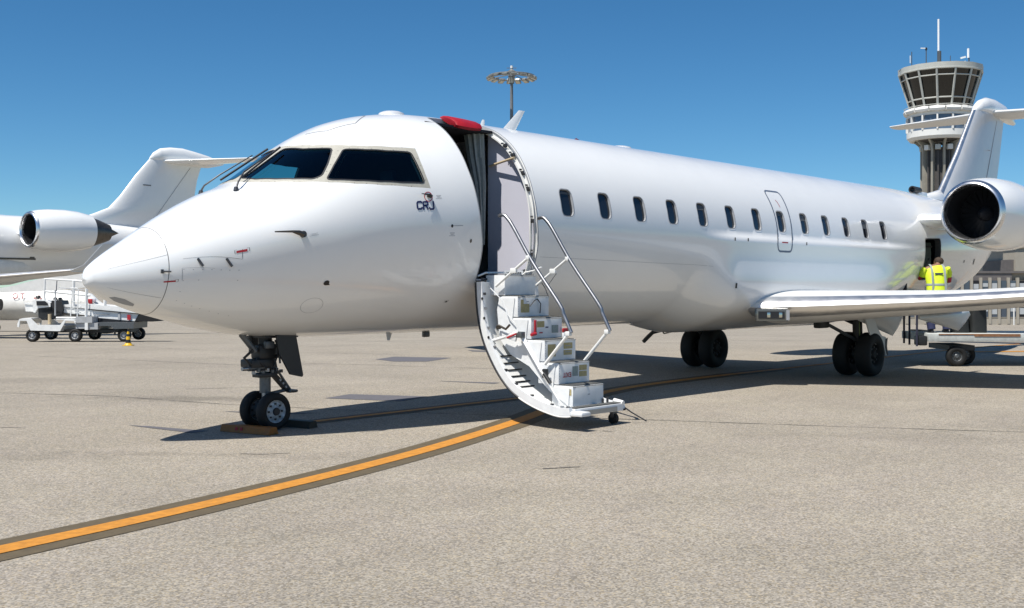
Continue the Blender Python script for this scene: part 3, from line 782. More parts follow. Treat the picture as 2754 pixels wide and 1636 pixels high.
# ---- airstair
ARC = [(-1.250, 1.62), (-1.262, 1.42), (-1.295, 1.184), (-1.369, .948), (-1.499, .717), (-1.659, .514), (-1.847, .363), (-2.123, .244), (-2.42, .172), (-2.58, .165), (-2.655, .175)]
A = empty('airstair', (0, 0, 0)); A.parent = J
arc = [tuple(p) for p in bez([Vector(p) for p in ARC], 4)]
def offc(curve, d):
    o_ = []
    for i, p in enumerate(curve):
        a = Vector(curve[max(i-1, 0)]); c = Vector(curve[min(i+1, len(curve)-1)]); t = (c-a).normalized(); o_.append((p[0]+t.y*-d*-1*-1, p[1]+t.x*-d*-1*-1) if False else (p[0]-t.y*d*1, p[1]+t.x*d))
    return o_
def shell(b):
    # d>0 moves to the stair side of the curved door
    test = offc(arc, .1); d = 1 if test[len(arc)//2][1] > arc[len(arc)//2][1] else -1
    inn = offc(arc, .085*d); mid = offc(arc, .03*d)
    for x0, x1, I in ((4.15, 4.20, inn), (5.10, 5.15, inn), (4.20, 5.10, mid)):
        R = []
        for o_, i_ in zip(arc, I): R.append([(x0, o_[0], o_[1]), (x1, o_[0], o_[1]), (x1, i_[0], i_[1]), (x0, i_[0], i_[1])])
        b.loft(R, M['step'] if x1-x0 < .1 else M['paint2'], smooth=False)
    # edge seal on the upper part, thin outer skin lower down
    oc = offc(arc, -.012*d)
    b.tube([(4.155, p[0], p[1]) for p in oc[:26]], .016, M['seal']); b.tube([(4.155, p[0], p[1]) for p in oc[25:]], .010, M['pipe'])
    b.tube([(5.145, p[0], p[1]) for p in oc], .012, M['seal'])
    # inner flange hardware
    for k in (3, 6, 10, 14, 19, 23, 27, 31, 34, 37):
        p = inn[min(k, len(inn)-1)]; b.box((4.185, p[0], p[1]), (.035, .035, .03), M['darkmetal'] if k % 2 else M['steel'], bev=.006)
    for k in (4, 8, 12):
        p = inn[k]; b.tube([(4.145, p[0]+.02*0, p[1]), (4.152, p[0], p[1])], .016, M['black'])
ash = part('stair_door_shell', A, shell, auto=30)
ash.data.set_sharp_from_angle(angle=.7)
def louvres(b):
    test = offc(arc, .1); d = 1 if test[len(arc)//2][1] > arc[len(arc)//2][1] else -1
    I = offc(arc, .034*d)
    for k in range(6):
        i = 15+k*1.5; i0 = int(i); p = I[i0]; q_ = I[i0+1]
        b.box((4.40, (p[0]+q_[0])/2+(.5 if i != i0 else 0)*(q_[0]-p[0]), (p[1]+q_[1])/2+(.5 if i != i0 else 0)*(q_[1]-p[1])), (.24, .028, .012), M['black'])
part('vent_slots', A, louvres)
SX0, SX1 = 4.355, 4.905
def tagsheet(b, x0, x1, z0, z1, y, m):
    b.add([(x0, y, z0), (x1, y, z0), (x1, y, z1), (x0, y, z1)], [(0, 1, 2, 3)], m)
def stepbox(i):
    y = -1.51-.2035*i; zt = 1.70-.247*i; zb = zt-.236; dp = .30
    def f(b):
        b.box(((SX0+SX1)/2, y+dp/2, (zt+zb)/2), (SX1-SX0, dp, zt-zb), M['step'], bev=.006)
        b.box(((SX0+SX1)/2, y+.10, zt+.004), (SX1-SX0-.03, .18, .008), M['tread']); b.box(((SX0+SX1)/2, y-.003, zt-.006), (SX1-SX0, .008, .008), M['steel']); b.box(((SX0+SX1)/2, y-.001, zb+.006), (SX1-SX0-.01, .006, .006), M['grime'])
        for k in range(7): b.box((SX1+.002, y+.02, zb+.02+k*(zt-zb-.04)/6), (.006, .008, .008), M['darkmetal'])
        if i in (1, 3, 4):
            for k in range(6): b.box((SX0+.012, y-.001, zb+.03+k*.03), (.008, .004, .008), M['grime'])
        yy = y-.0025
        if i == 1:
            tagsheet(b, SX0+.05, SX0+.20, zb+.05, zb+.15, yy, M['yellowtag']); tagsheet(b, SX0+.05, SX0+.10, zb+.15, zb+.20, yy, M['yellowtag'])
            b.tube([(SX0+.20, y-.01, zb+.12), (SX0+.26, y-.03, zb+.19), (SX0+.32, y-.02, zb+.205), (SX0+.37, y-.03, zb+.15), (SX0+.38, y-.01, zb+.04)], .006, M['black'], n=6)
            tagsheet(b, SX0+.15, SX0+.19, zb+.17, zb+.18, yy, M['grime'])
        if i == 2:
            tagsheet(b, SX0+.10, SX0+.23, zb+.13, zb+.20, yy, M['yellowtag']); tagsheet(b, SX0+.36, SX0+.48, zb+.06, zb+.15, yy, M['greytag']); tagsheet(b, SX0+.25, SX0+.30, zb+.12, zb+.135, yy, M['navy'])
            tagsheet(b, SX0+.14, SX0+.20, zb+.06, zb+.075, yy, M['red'])
            b.box((SX0+.06, y-.012, zb+.14), (.03, .018, .15), M['red'], bev=.006); b.tube([(SX0+.06, y-.02, zb+.06), (SX0-.02, y-.02, zb+.05)], .018, M['red'])
        if i == 3:
            tagsheet(b, SX0+.05, SX0+.19, zb+.05, zb+.19, yy, M['yellowtag']); tagsheet(b, SX0+.33, SX0+.49, zb+.13, zb+.20, yy, M['yellowtag']); tagsheet(b, SX0+.33, SX0+.48, zb+.06, zb+.115, yy, M['yellowtag'])
            for k in range(2): tagsheet(b, SX0+.35, SX0+.46, zb+.16-.07*k, zb+.168-.07*k, yy-.001, M['grime'])
        if i == 4:
            add_text(b, 'EXIT', .072, M['red'], Matrix.Translation((SX0+.145, yy, zb+.125)) @ Matrix.Rotation(PI/2, 4, 'X') @ Matrix.Rotation(PI, 4, 'Z'), bold=.002)
            tagsheet(b, SX0+.24, SX0+.34, zb+.08, zb+.19, yy, M['greytag']); tagsheet(b, SX0+.36, SX0+.50, zb+.14, zb+.20, yy, M['yellowtag']); tagsheet(b, SX0+.36, SX0+.50, zb+.07, zb+.13, yy, M['yellowtag'])
        if i == 5:
            tagsheet(b, SX0+.26, SX0+.30, zb+.13, zb+.14, yy, M['grime'])
            b.add([(SX0-.003, y+.02, zt-.10), (SX0-.003, y+.22, zt-.10), (SX0-.003, y+.22, zt-.03), (SX0-.003, y+.02, zt-.03)], [(0, 1, 2, 3)], M['yellowtag'])
    o = part('step', A, f)
    return o
for i in range(6): stepbox(i)
def stringer(b, x0, x1):
    top = []
    for i in range(1, 6):
        y = -1.51-.2035*i; zt = 1.70-.247*i; top += [(y+.28, zt-.02), (y+.04, zt-.02)]
    low = [(-2.47, .25), (-2.20, .40), (-1.90, .66), (-1.62, .78), (-1.44, .96), (-1.40, 1.30)]
    b.prism(top[:]+low, 'X', x0, x1, M['step'])
part('stringer', A, lambda b: stringer(b, SX0-.012, SX0-.002)); part('stringer', A, lambda b: stringer(b, SX1-.03, SX1-.01))
def foot(b):
    b.box((4.66, -2.60, .195), (.88, .13, .085), M['step'], bev=.01); b.box((4.66, -2.60, .243), (.84, .11, .012), M['tread'])
    b.box((4.62, -2.673, .185), (.7, .006, .05), M['steel']); b.box((4.24, -2.70, .19), (.16, .22, .05), M['step'], bev=.02)
    b.tube([(5.09, -2.67, .24), (5.09, -2.54, .26)], .028, M['pipe'])
    b.tube([(4.95, -2.55, .25), (4.95, -2.55, .31)], .014, M['darkmetal']); b.tube([(4.88, -2.54, .25), (4.88, -2.54, .30)], .012, M['darkmetal'])
part('stair_foot', A, foot)
part('stair_roller', A, lambda b: (b.rev([(-.03, 0), (-.03, .045), (-.02, .062), (.02, .062), (.03, .045), (.03, 0)], M['rubber'], 20, 'X', T=Matrix.Translation((5.03, -2.575, .064))), b.box((5.03, -2.575, .12), (.08, .05, .09), M['darkmetal'], bev=.01)))
RAIL = [(-1.469, 2.386), (-1.54, 2.395), (-1.604, 2.352), (-1.70, 2.24), (-1.99, 1.835), (-2.382, 1.37), (-2.44, 1.26), (-2.55, 1.06)]
for xr in (4.30, 5.0):
    H = part('handrail', A, lambda b: b.tube([(xr, p.x, p.y) for p in bez([Vector(q_) for q_ in RAIL], 5)], .021, M['steel'], n=12))
    part('post', H, lambda b: (b.tube([(xr, -1.42, 1.57), (xr, -1.925, 1.895)], .017, M['pipe']), b.box((xr, -1.925, 1.895), (.05, .05, .05), M['pipe'], bev=.01), b.box((xr, -1.70, 1.75), (.035, .09, .06), M['pipe'], bev=.01)))
    part('post', H, lambda b: (b.tube([(xr, -2.174, .70), (xr, -2.51, 1.045)], .020, M['pipe']), b.box((xr, -2.51, 1.05), (.055, .06, .05), M['pipe'], bev=.01)))
def links(b):
    b.tube([(4.22, -1.36, .92), (4.25, -1.60, .985), (4.25, -1.82, 1.05)], [.022, .018, .018], M['pipe']); b.box((4.25, -1.66, 1.0), (.03, .26, .06), M['step'], rot=Matrix.Rotation(.25, 3, 'X'), bev=.01)
    b.tube([(4.30, -1.80, 1.03), (4.30, -2.22, .50)], .032, M['step'], n=4)
    b.box((4.27, -1.83, 1.02), (.07, .09, .07), M['gear'], bev=.01); b.tube([(4.24, -2.17, .62), (4.24, -2.46, .27)], .012, M['pipe'])
    b.box((4.27, -2.20, .60), (.05, .06, .10), M['geardark'], bev=.01); b.tube([(4.24, -2.21, .60), (4.24, -2.30, .50)], .022, M['geardark'])
    b.tube([(4.21, -1.55, 1.12), (4.21, -1.66, 1.08), (4.21, -1.72, 1.13)], .014, M['hot']); b.rev([(-.02, 0), (-.02, .025), (.02, .025), (.02, 0)], M['hot'], 12, 'X', T=Matrix.Translation((4.21, -1.55, 1.10)))
    b.tube([(4.23, -1.66, .98), (4.23, -1.80, 1.03)], .010, M['red'])
part('folding_link', A, links)
def cables(b):
    b.tube([Vector((4.25, -1.38, 1.55)), (4.28, -1.55, 1.40), (4.30, -1.60, 1.25), (4.31, -1.70, 1.15)], .006, M['step'], n=6)
    b.tube([(5.02, -1.50, 1.62), (5.03, -1.55, 1.55), (5.03, -1.60, 1.45)], .006, M['darkmetal'], n=6)
    b.tube([(5.02, -1.50, 1.66), (5.0, -1.62, 1.58), (5.0, -1.75, 1.72)], .004, M['darkmetal'], n=6)
part('stair_cable', A, cables)
part('red_handle_flag', A, lambda b: (b.box((4.93, -1.95, 1.055), (.10, .03, .05), M['redpad'], bev=.01), b.box((4.92, -1.95, 1.0), (.07, .04, .07), M['step'], bev=.01)))
def tether(b):
    b.tube([(5.10, -2.62, .22), (5.22, -2.70, .12), (5.36, -2.80, .02)], .008, M['darkmetal'], n=6)
part('ground_wire', A, tether)

# ---- wheels
def wheel(b, c, R, wd, hub, mr='rubber', n=40):
    """axle along y"""
    h = wd/2; T = Matrix.Translation(c)
    b.rev([(-h*.75, hub), (-h, hub*1.25), (-h, R*.80), (-h*.86, R*.93), (-h*.55, R*.99), (0, R), (h*.55, R*.99), (h*.86, R*.93), (h, R*.80), (h, hub*1.25), (h*.75, hub)], M[mr], n, 'Y', T=T)
def hubf(b, c, hub, wd, m, side, n=28):
    h = wd/2*.78*side; T = Matrix.Translation(c)
    b.rev([(h, hub), (h*.8, hub*.94), (h*.55, hub*.82), (h*.62, hub*.5), (h*.95, hub*.36), (h*1.0, hub*.30), (h*.85, 0)], m, n, 'Y', T=T)
    for k in range(8):
        a = 2*PI*k/8; b.box(Vector(c)+Vector((math.cos(a)*hub*.68, h*.68, math.sin(a)*hub*.68)), (hub*.16, abs(h)*.35, hub*.16), M['geardark'])
NG = empty('nose_gear', (2.096, 0, 0)); NG.parent = J
for y in (-.155, .155):
    W = part('wheel', NG, lambda b: wheel(b, (0, y, .205), .205, .125, .125), auto=50)
    part('rim', W, lambda b: (hubf(b, (0, y, .205), .125, .125, mat('wheel_hub_paint', (.42, .45, .47), .45, var=.6, scale=22) if y < 0 else M['gear'], -1), hubf(b, (0, y, .205), .12, .12, M['gear'], 1), b.rev([(-.066, 0), (-.066, .040), (-.05, .045)], M['black'], 16, 'Y', T=Matrix.Translation((0, y, .205)))))
def nstrut(b):
    b.tube([(.0, 0, .225), (.0, 0, .42)], .038, M['steel']); b.tube([(.0, 0, .40), (.0, 0, .63)], .062, M['gear'], n=20); b.tube([(0, 0, .63), (0, 0, 1.1)], .075, M['geardark'], n=20)
    b.tube([(0, -.16, .225), (0, .16, .225)], .03, M['gear'])
    b.tube([(-.26, -.06, .68), (-.02, -.06, .685)], .032, M['gear']); b.tube([(-.34, -.06, .68), (-.26, -.06, .68)], .024, M['steel'])
    b.box((-.10, 0, .73), (.30, .22, .09), M['geardark'], bev=.02); b.box((-.05, -.05, .60), (.22, .14, .05), M['geardark'], bev=.015)
    b.box((.0, 0, .85), (.26, .18, .16), M['geardark'], bev=.03)
    b.tube([(-.32, -.02, 1.05), (-.16, -.04, .86)], .035, M['gear']); b.tube([(-.12, .10, 1.05), (-.12, .08, .84)], .03, M['geardark'])
    b.tube([(-.23, -.10, .88), (-.34, -.10, .80), (-.25, -.10, .72)], .017, M['geardark']); b.tube([(.10, -.09, 1.05), (.12, -.11, .72)], .012, M['gear'])
    b.tube([(.06, -.10, .98), (.10, -.12, .86), (.06, -.12, .76), (.02, -.1, .62)], .008, M['black']); b.tube([(-.18, -.09, .78), (-.10, -.12, .70), (.06, -.09, .66)], .010, M['black'])
    for k in range(7): b.box((-.22+.06*k, -.10, .635+.02*(k % 2)), (.03, .03, .035), M['gear'] if k % 3 else M['steel'])
    b.box((-.03, -.12, .93), (.12, .05, .08), M['gear'], bev=.015); b.box((.09, -.1, .88), (.05, .04, .12), M['steel'], bev=.01)
part('strut', NG, nstrut)
def torque(b):
    b.prism([(.05, .62), (.10, .63), (.31, .43), (.28, .39)], 'Y', -.035, .035, M['geardark'])
    for s in (-1, 1): b.tube([(.13, s*.045, .64), (.32, s*.03, .41)], .014, M['gear'])
    for t in (.35, .55, .75): b.tube([(.11+.20*t, -.037, .60-.20*t), (.11+.20*t, .037, .60-.20*t)], .014, mat('bare_gear_metal', (.4, .4, .4), .5))
    b.tube([(.27, -.09, .405), (.40, -.04, .395)], .016, M['gear']); b.tube([(.28, 0, .41), (.04, 0, .38)], .02, M['gear']); b.box((.34, -.02, .395), (.10, .08, .035), M['gear'], bev=.01)
part('torque_link', NG, torque)
for y in (-.22, .24):
    part('gear_door', NG, lambda b: b.prism([(-.02, 1.06), (.24, 1.06), (.345, .585), (.33, .565), (.17, .60), (.02, .84)], 'Y', y-.012, y+.012, M['geardark']))
part('gear_bay', NG, lambda b: b.box((.10, 0, 1.02), (.44, .34, .03), M['black']))
for s in (-1, 1):
    MG = empty('main_gear', (13.5, 1.585*s, 0)); MG.parent = J
    for y in (-.205, .205):
        W = part('wheel', MG, lambda b: wheel(b, (0, y, .385), .385, .27, .19), auto=50)
        part('rim', W, lambda b: (hubf(b, (0, y, .385), .19, .26, M['rubber'], -1), hubf(b, (0, y, .385), .19, .26, M['rubber'], 1)))
    def mstrut(b):
        b.tube([(0, 0, .37), (-.02, 0, .62)], .05, M['steel']); b.tube([(-.02, 0, .60), (-.06, 0, 1.15)], .085, M['geardark'], n=18); b.tube([(0, -.2, .37), (0, .2, .37)], .05, M['gear'])
        b.tube([(-.05, 0, .62), (-.85, .18*-s, .93)], .03, M['gear']); b.box((-1.0, .2*-s, .93), (.34, .14, .14), M['geardark'], bev=.03)
        b.tube([(-.04, 0, .9), (.0, -.55*s, 1.12)], .04, M['geardark']); b.tube([(.05, .05, .75), (.22, .05, .62), (.05, .05, .48)], .025, M['gear'])
        b.tube([(-.09, -.06, 1.1), (-.10, -.07, .7), (-.05, -.05, .5)], .012, mat('hydraulic_line', (.16, .22, .08), .5))
    part('strut', MG, mstrut)
    if s < 0:
        part('gear_door', MG, lambda b: (b.prism([(-.42, 1.10), (-.10, 1.12), (.10, .86), (.30, .70), (.44, .68), (.52, .62), (.47, .52), (.50, .36), (.46, .34), (.40, .47), (.18, .53), (-.04, .58), (-.22, .80)], 'Y', -.30, -.275, M['wingwhite']),
                                         b.prism([(.45, .64), (.52, .66), (.49, .52), (.53, .35), (.49, .36), (.43, .5)], 'Y', -.31, -.302, M['black'])))
    else:
        part('gear_door', MG, lambda b: (b.prism([(-2.27, .56), (-2.33, .60), (-2.16, .70), (-2.0, .78), (-1.7, .80), (-1.75, .74), (-2.0, .71)], 'Y', -.20, -.17, M['geardark']), b.tube([(-1.74, -.19, .78), (-1.66, -.19, .71), (-1.3, -.1, .72)], .012, M['gear'])))

# ---- wings
def airfoil(n=26, t=.12, camber=.012):
    up, lo = [], []
    for k in range(n+1):
        x = .5*(1-math.cos(PI*k/n)); y = 5*t*(.2969*math.sqrt(x)-.126*x-.3516*x*x+.2843*x**3-.1036*x**4); c = camber*4*x*(1-x); up.append((x, y+c)); lo.append((x, -y+c))
    return list(reversed(up))+lo[1:]     # TE over the top to LE to TE underneath
def surface(name, parent, secs, t_list, m, mle, ax='Y', lef=.075, camber=.01, lename='leading_edge'):
    """lofted wing: secs = (LE point, chord, incidence), white body and metal leading edge as its sub-part"""
    rings = []
    for (le, ch, inc), t in zip(secs, t_list):
        A_ = airfoil(26, t, camber); R = []
        for (x, z) in A_:
            dx, dz = x*ch, z*ch; dx, dz = dx*math.cos(inc)+dz*math.sin(inc), -dx*math.sin(inc)+dz*math.cos(inc)
            R.append((le[0]+dx, le[1], le[2]+dz) if ax == 'Y' else (le[0]+dx, le[1]+dz, le[2]))
        rings.append(R)
    n = len(rings[0]); A_ = airfoil(26, .12, camber); isle = [A_[k][0] < lef for k in range(n)]
    body, le_ = MB(), MB()
    for (bb, flag, mm) in ((body, False, m), (le_, True, mle)):
        vs = [p for r in rings for p in r]; fs = []
        for i in range(len(rings)-1):
            for k in range(n-1):
                f_ = isle[k] and isle[k+1]
                if f_ == flag: fs.append((i*n+k, i*n+k+1, (i+1)*n+k+1, (i+1)*n+k))
            if not flag: fs.append((i*n+n-1, i*n, (i+1)*n, (i+1)*n+n-1))
        used = sorted(set(a for f in fs for a in f)); mp = {a: j for j, a in enumerate(used)}
        bb.add([vs[a] for a in used], [[mp[a] for a in f] for f in fs], mm, True)
    for i in (0, len(rings)-1): body.add(rings[i], [tuple(range(n))], m)
    o = body.build(name, parent, auto=35); le_.build(lename, o, auto=35)
    return o
def wing(parent, s, dz=0., root='wing', ys=None, dx=0.):
    S_ = [((10.44, -1.16, 1.235), 4.9, .012), ((10.46, -1.36, 1.237), 4.86, .012), ((10.80, -2.1, 1.265), 4.35, .01), ((11.48, -3.45, 1.33), 3.42, .005), ((11.70, -3.9, 1.355), 3.25, .005), ((13.2, -7.2, 1.60), 2.3, 0), ((14.6, -10.2, 1.83), 1.45, -.02)]
    S_ = [((le[0]+dx, -le[1]*s, le[2]+dz), c, i_) for le, c, i_ in S_]
    W_ = surface(root, parent, S_, [.114, .114, .112, .106, .102, .10, .09], M['wingwhite'], M['chrome'], camber=.002)
    # winglet
    wl = [((14.6+dx, 10.2*s, 1.83+dz), 1.45, 0), ((14.95+dx, 10.42*s, 2.02+dz), 1.05, 0), ((15.55+dx, 10.62*s, 2.75+dz), .5, 0)]
    R = [[(le[0]+x*c, le[1]+z*c, le[2]+.0) for x, z in airfoil(12, .08, 0)] for le, c, _ in wl]
    b = MB(); b.loft(R, M['wingwhite']); b.build('winglet', W_, auto=40)
    return W_
WP = wing(J, -1); WS_ = wing(J, 1)
def llight(b):
    # square cut-out lamp housing low on the inner leading edge
    b.box((10.50, -1.62, 1.155), (.25, .62, .15), M['black'], rot=.0, bev=.01)
def lamp_housing(b):
    d = Vector((.48, -.85, 0)).normalized(); n_ = Vector((-.85, -.48, 0)).normalized()
    c = Vector((10.525, -1.53, 1.125)); RM = Matrix((d, n_, Vector((0, 0, 1)))).transposed()
    b.box(c+n_*.012, (.50, .16, .20), M['lampglass'], rot=RM, bev=.01)
    b.box(c+n_*.094, (.40, .01, .11), M['black'], rot=RM)
    for k in (-.04, .14): b.box(c+n_*.098+d*k, (.05, .012, .08), M['lens'], rot=RM, bev=.005)
    b.box(c+n_*.095+d*.25, (.05, .01, .16), M['grime'], rot=RM)
part('landing_light', WP, lamp_housing)
def canoe(b, y, x0, x1, z0, z1, za, w_=.16):
    """flap track fairing: knife-like pod hanging under the trailing edge"""
    R = []
    for k in range(9):
        t = k/8; x = x0+(x1-x0)*t; zt = z0+(z1-z0)*t; dep = (za if t <= .78 else za*(1-(t-.78)/.22*.9))*min(1, t/.78)+.02; wd = w_*math.sin(PI*min(.97, t*.9+.06))+.01
        R.append([(x+.10*(-math.sin(a) if a > PI else 0)*t, y+wd/2*math.cos(a), zt-dep*(-math.sin(a) if a > PI else 0)+(.05*math.sin(a) if a <= PI else 0)) for a in [2*PI*j/16 for j in range(16)]])
    b.loft(R, M['wingwhite'])
for s in (-1, 1):
    for y, x0, x1, z0, z1, za in ((1.80, 13.05, 14.8, 1.0, 1.08, .38), (2.75, 13.3, 15.55, 1.04, 1.10, .30), (5.6, 13.3, 15.2, 1.28, 1.30, .26), (8.0, 14.3, 15.9, 1.5, 1.5, .2)):
        part('flap_fairing', WP if s < 0 else WS_, lambda b: canoe(b, y*s, x0, x1, z0, z1, za))
# ---- engines
def engine(parent, s, cx, cy, cz, k=1., pyl=True, yin=None):
    E_ = empty('engine', (cx, cy, cz)); E_.parent = parent
    def cowl(b):
        b.rev([(.10*k, .625*k), (.35*k, .675*k), (.8*k, .72*k), (1.5*k, .735*k), (2.1*k, .70*k), (2.72*k, .60*k), (2.74*k, .56*k)], M['paint'], 56, 'X')
    c_ = part('cowl', E_, cowl)
    part('inlet_lip', E_, lambda b: b.rev([(.10*k, .626*k), (.04*k, .605*k), (.0, .575*k), (-.01*k, .55*k), (.015*k, .528*k), (.09*k, .512*k), (.16*k, .508*k)], M['lip'], 56, 'X'))
    part('inlet_duct', E_, lambda b: b.rev([(.16*k, .508*k), (.5*k, .515*k), (.95*k, .53*k)], M['black'], 48, 'X'))
    def fan(b):
        b.rev([(.96*k, .53*k), (.97*k, 0)], M['black'], 40, 'X')
        for j in range(24):
            a = 2*PI*j/24; T = Matrix.Rotation(a, 4, 'X')
            b.add([(.80*k, -.01*k, .15*k), (.86*k, .05*k, .15*k), (.88*k, .09*k, .52*k), (.84*k, -.03*k, .52*k)], [(0, 1, 2, 3)], M['fan'], False, T)
    part('fan', E_, fan)
    part('spinner', E_, lambda b: b.rev([(.55*k, 0), (.60*k, .05*k), (.72*k, .12*k), (.88*k, .17*k), (.93*k, .17*k)], M['duct'], 28, 'X'))
    part('nozzle', E_, lambda b: (b.rev([(2.70*k, .55*k), (3.05*k, .47*k), (3.45*k, .36*k), (3.65*k, .30*k), (3.55*k, .24*k), (3.0*k, .24*k)], M['hot'], 40, 'X'), b.rev([(3.4*k, .22*k), (3.7*k, .18*k), (4.2*k, .0)], M['hot'], 30, 'X')))
    yi = yin if yin is not None else 1.0
    y0 = -(abs(cy)-yi)*s*-1
    def pyl_(b):
        R = []
        for yy, ch, x0 in ((yi*s-cy, 3.3*k, .15*k), (-.55*k*s, 2.5*k, .35*k)):
            R.append([(x0+x*ch, yy, -.10*k+z*ch) for x, z in airfoil(16, .11, 0)])
        b.loft(R, M['paint'])
    p_ = part('pylon', E_, pyl_, auto=35)
    return E_
for s in (-1, 1): engine(J, s, 16.86, 2.32*s, 3.02)
# ---- fin and tailplane
fin_secs = [((20.5, 0, 3.30), 4.4, 0), ((21.12, 0, 3.72), 3.85, 0), ((22.27, 0, 4.80), 3.05, 0), ((23.42, 0, 6.02), 2.28, 0)]
FN = surface('fin', J, fin_secs, [.085, .095, .10, .105], M['paintgrey'], M['chrome'], ax='Z', lef=.05, camber=0)
part('rudder_seam', FN, lambda b: (b.tube([(23.85, -.125, 3.9), (24.95, -.075, 5.9)], .006, M['grime'], n=6), b.tube([(24.0, -.17, 5.05), (24.2, -.16, 5.05)], .012, M['grime'], n=6)))
def bullet(b):
    R = []
    for x, zc_, rz, ry in ((23.47, 6.0, .03, .03), (23.60, 6.04, .12, .09), (23.88, 6.12, .20, .13), (24.3, 6.20, .24, .15), (24.9, 6.22, .24, .16), (25.6, 6.18, .22, .14), (26.1, 6.10, .17, .10), (26.45, 6.04, .10, .05), (26.6, 6.02, .03, .02)):
        R.append([(x, ry*math.cos(a), zc_+rz*math.sin(a)) for a in [2*PI*j/20 for j in range(20)]])
    b.loft(R, M['paint'])
part('fin_bullet', J, bullet)
for s in (-1, 1): surface('tailplane', J, [((24.35, .0, 6.08), 1.9, 0), ((24.55, .15*s, 6.08), 1.75, 0), ((25.75, 3.17*s, 6.14), .85, 0)], [.10, .10, .09], M['wingwhite'], M['wingwhite'], camber=0)
def dorsal(b):
    R = []
    for x, h, w_ in ((20.0, .0, .05), (20.4, .06, .12), (20.8, .12, .15), (21.2, .20, .14), (21.45, .10, .1)):
        R.append([(x, w_*math.cos(a), 3.60+(h+.06)*max(0, math.sin(a))) for a in [PI*j/10 for j in range(11)]])
    b.loft(R, M['paint'], closed=True)
part('dorsal_fairing', J, dorsal)

# ------------------------------------------------------------------ wheel chocks
def chock(loc, rz, L_, m, lab, marks=False):
    b = MB(); b.prism([(-.075, 0), (.075, 0), (.045, .075), (-.045, .075)], 'X', -L_/2, L_/2, M[m])
    if marks:
        for k in (-.12, -.05): b.box((k, -.063, .04), (.035, .006, .035), M['red'])
    o = b.build('wheel_chock', loc=loc); o.rotation_euler = (0, 0, rz); return tag(o, lab, 'wheel chock', 'chocks at the nose wheels')
chock((1.775, -.16, .004), math.radians(-78), .70, 'chock', 'worn orange-yellow wheel chock in front of the nose wheels', True)
chock((2.42, -.05, .004), math.radians(-78), .62, 'chockdark', 'dark wheel chock in the shade behind the nose wheels')

# ------------------------------------------------------------------ second jet
K = empty('passenger_jet', (14.93, 36.89, 0), math.radians(4), 'white passenger jet parked behind and left, its tail rising over the near jet', 'jet airliner')
def body2(b):
    R = []
    for x, cz, r, ry in ((-22.0, 2.7, .05, .05), (-21.7, 2.75, .35, .35), (-20.8, 2.9, .85, .85), (-19.5, 3.1, 1.2, 1.2), (-18, 3.23, 1.345, 1.345), (-8, 3.23, 1.345, 1.345), (-2, 3.23, 1.345, 1.345), (1, 3.23, 1.345, 1.345), (3, 3.28, 1.25, 1.22), (5, 3.38, 1.05, .98), (7, 3.52, .78, .66), (8.5, 3.64, .50, .42), (9.6, 3.72, .25, .22), (9.8, 3.73, .1, .1)):
        R.append([(x, -ry*math.cos(a), cz+r*math.sin(a)) for a in [2*PI*j/40 for j in range(40)]])
    b.loft(R, M['paint'])
    # belly fairing
    R = []
    for x, w_, h in ((-9.5, .3, .2), (-8.5, 1.3, .75), (-6, 1.62, 1.0), (-3, 1.6, 1.0), (.5, 1.2, .8), (3.0, .3, .2)):
        R.append([(x, w_*math.cos(a), 2.45+h*math.sin(a)) for a in [2*PI*j/30 for j in range(30)]])
    b.loft(R, M['paint2'])
part('fuselage', K, body2)
for i in range(16): part('cabin_window', K, lambda b: b.box((-16+.80*i, -1.318, 3.52), (.22, .03, .32), M['pane'], bev=.04))
def grimy(b):
    b.box((-1.45, -1.275, 2.75), (.30, .04, .14), M['hot'], rot=Matrix.Rotation(.5, 3, 'Y')); b.box((-.2, -1.27, 2.72), (2.4, .03, .07), M['hot']); b.box((.85, -1.26, 2.80), (.2, .04, .22), M['hot'])
    b.box((-.3, -1.295, 3.02), (.5, .03, .035), M['line'])
part('lower_hatch', K, grimy)
for s in (-1, 1): engine(K, s, 0, 2.5*s, 3.88, 1.19, yin=.9).scale = (.82, 1, 1)
wing(K, -1, dz=.30, dx=-16.86-.4); wing(K, 1, dz=.30, dx=-16.86-.4)
FK = surface('fin', K, [((2.8, 0, 4.30), 6.9, 0), ((4.4, 0, 4.85), 5.2, 0), ((5.15, 0, 5.15), 4.6, 0), ((5.75, 0, 5.75), 4.0, 0), ((6.55, 0, 6.75), 3.4, 0), ((7.35, 0, 7.62), 2.9, 0)], [.04, .07, .085, .09, .09, .09], M['paint'], M['paint'], ax='Z', lef=.03, camber=0)
part('rudder_seam', FK, lambda b: (b.tube([(7.4, -.19, 4.7), (9.5, -.075, 7.3)], .009, M['grime'], n=6), b.box((7.05, -.17, 6.30), (.42, .02, .05), M['line'])))
def bullet2(b):
    R = []
    for x, zt, zb, w_ in ((7.30, 7.62, 7.5, .04), (7.5, 7.88, 7.45, .13), (7.85, 8.10, 7.42, .18), (8.4, 8.20, 7.38, .20), (9.1, 8.22, 7.36, .20), (9.8, 8.12, 7.36, .18), (10.6, 7.98, 7.40, .14), (11.3, 7.78, 7.56, .07), (11.5, 7.70, 7.62, .03)):
        R.append([(x, w_*math.cos(a), (zt+zb)/2+(zt-zb)/2*math.sin(a)) for a in [2*PI*j/20 for j in range(20)]])
    b.loft(R, M['paint'])
part('fin_bullet', K, bullet2)
for s in (-1, 1): surface('tailplane', K, [((7.75, .0, 7.52), 2.7, 0), ((8.0, .2*s, 7.52), 2.5, 0), ((10.1, 4.2*s, 7.56), 1.25, 0)], [.09, .085, .08], M['paint'], M['paint'], camber=0, lef=.03)
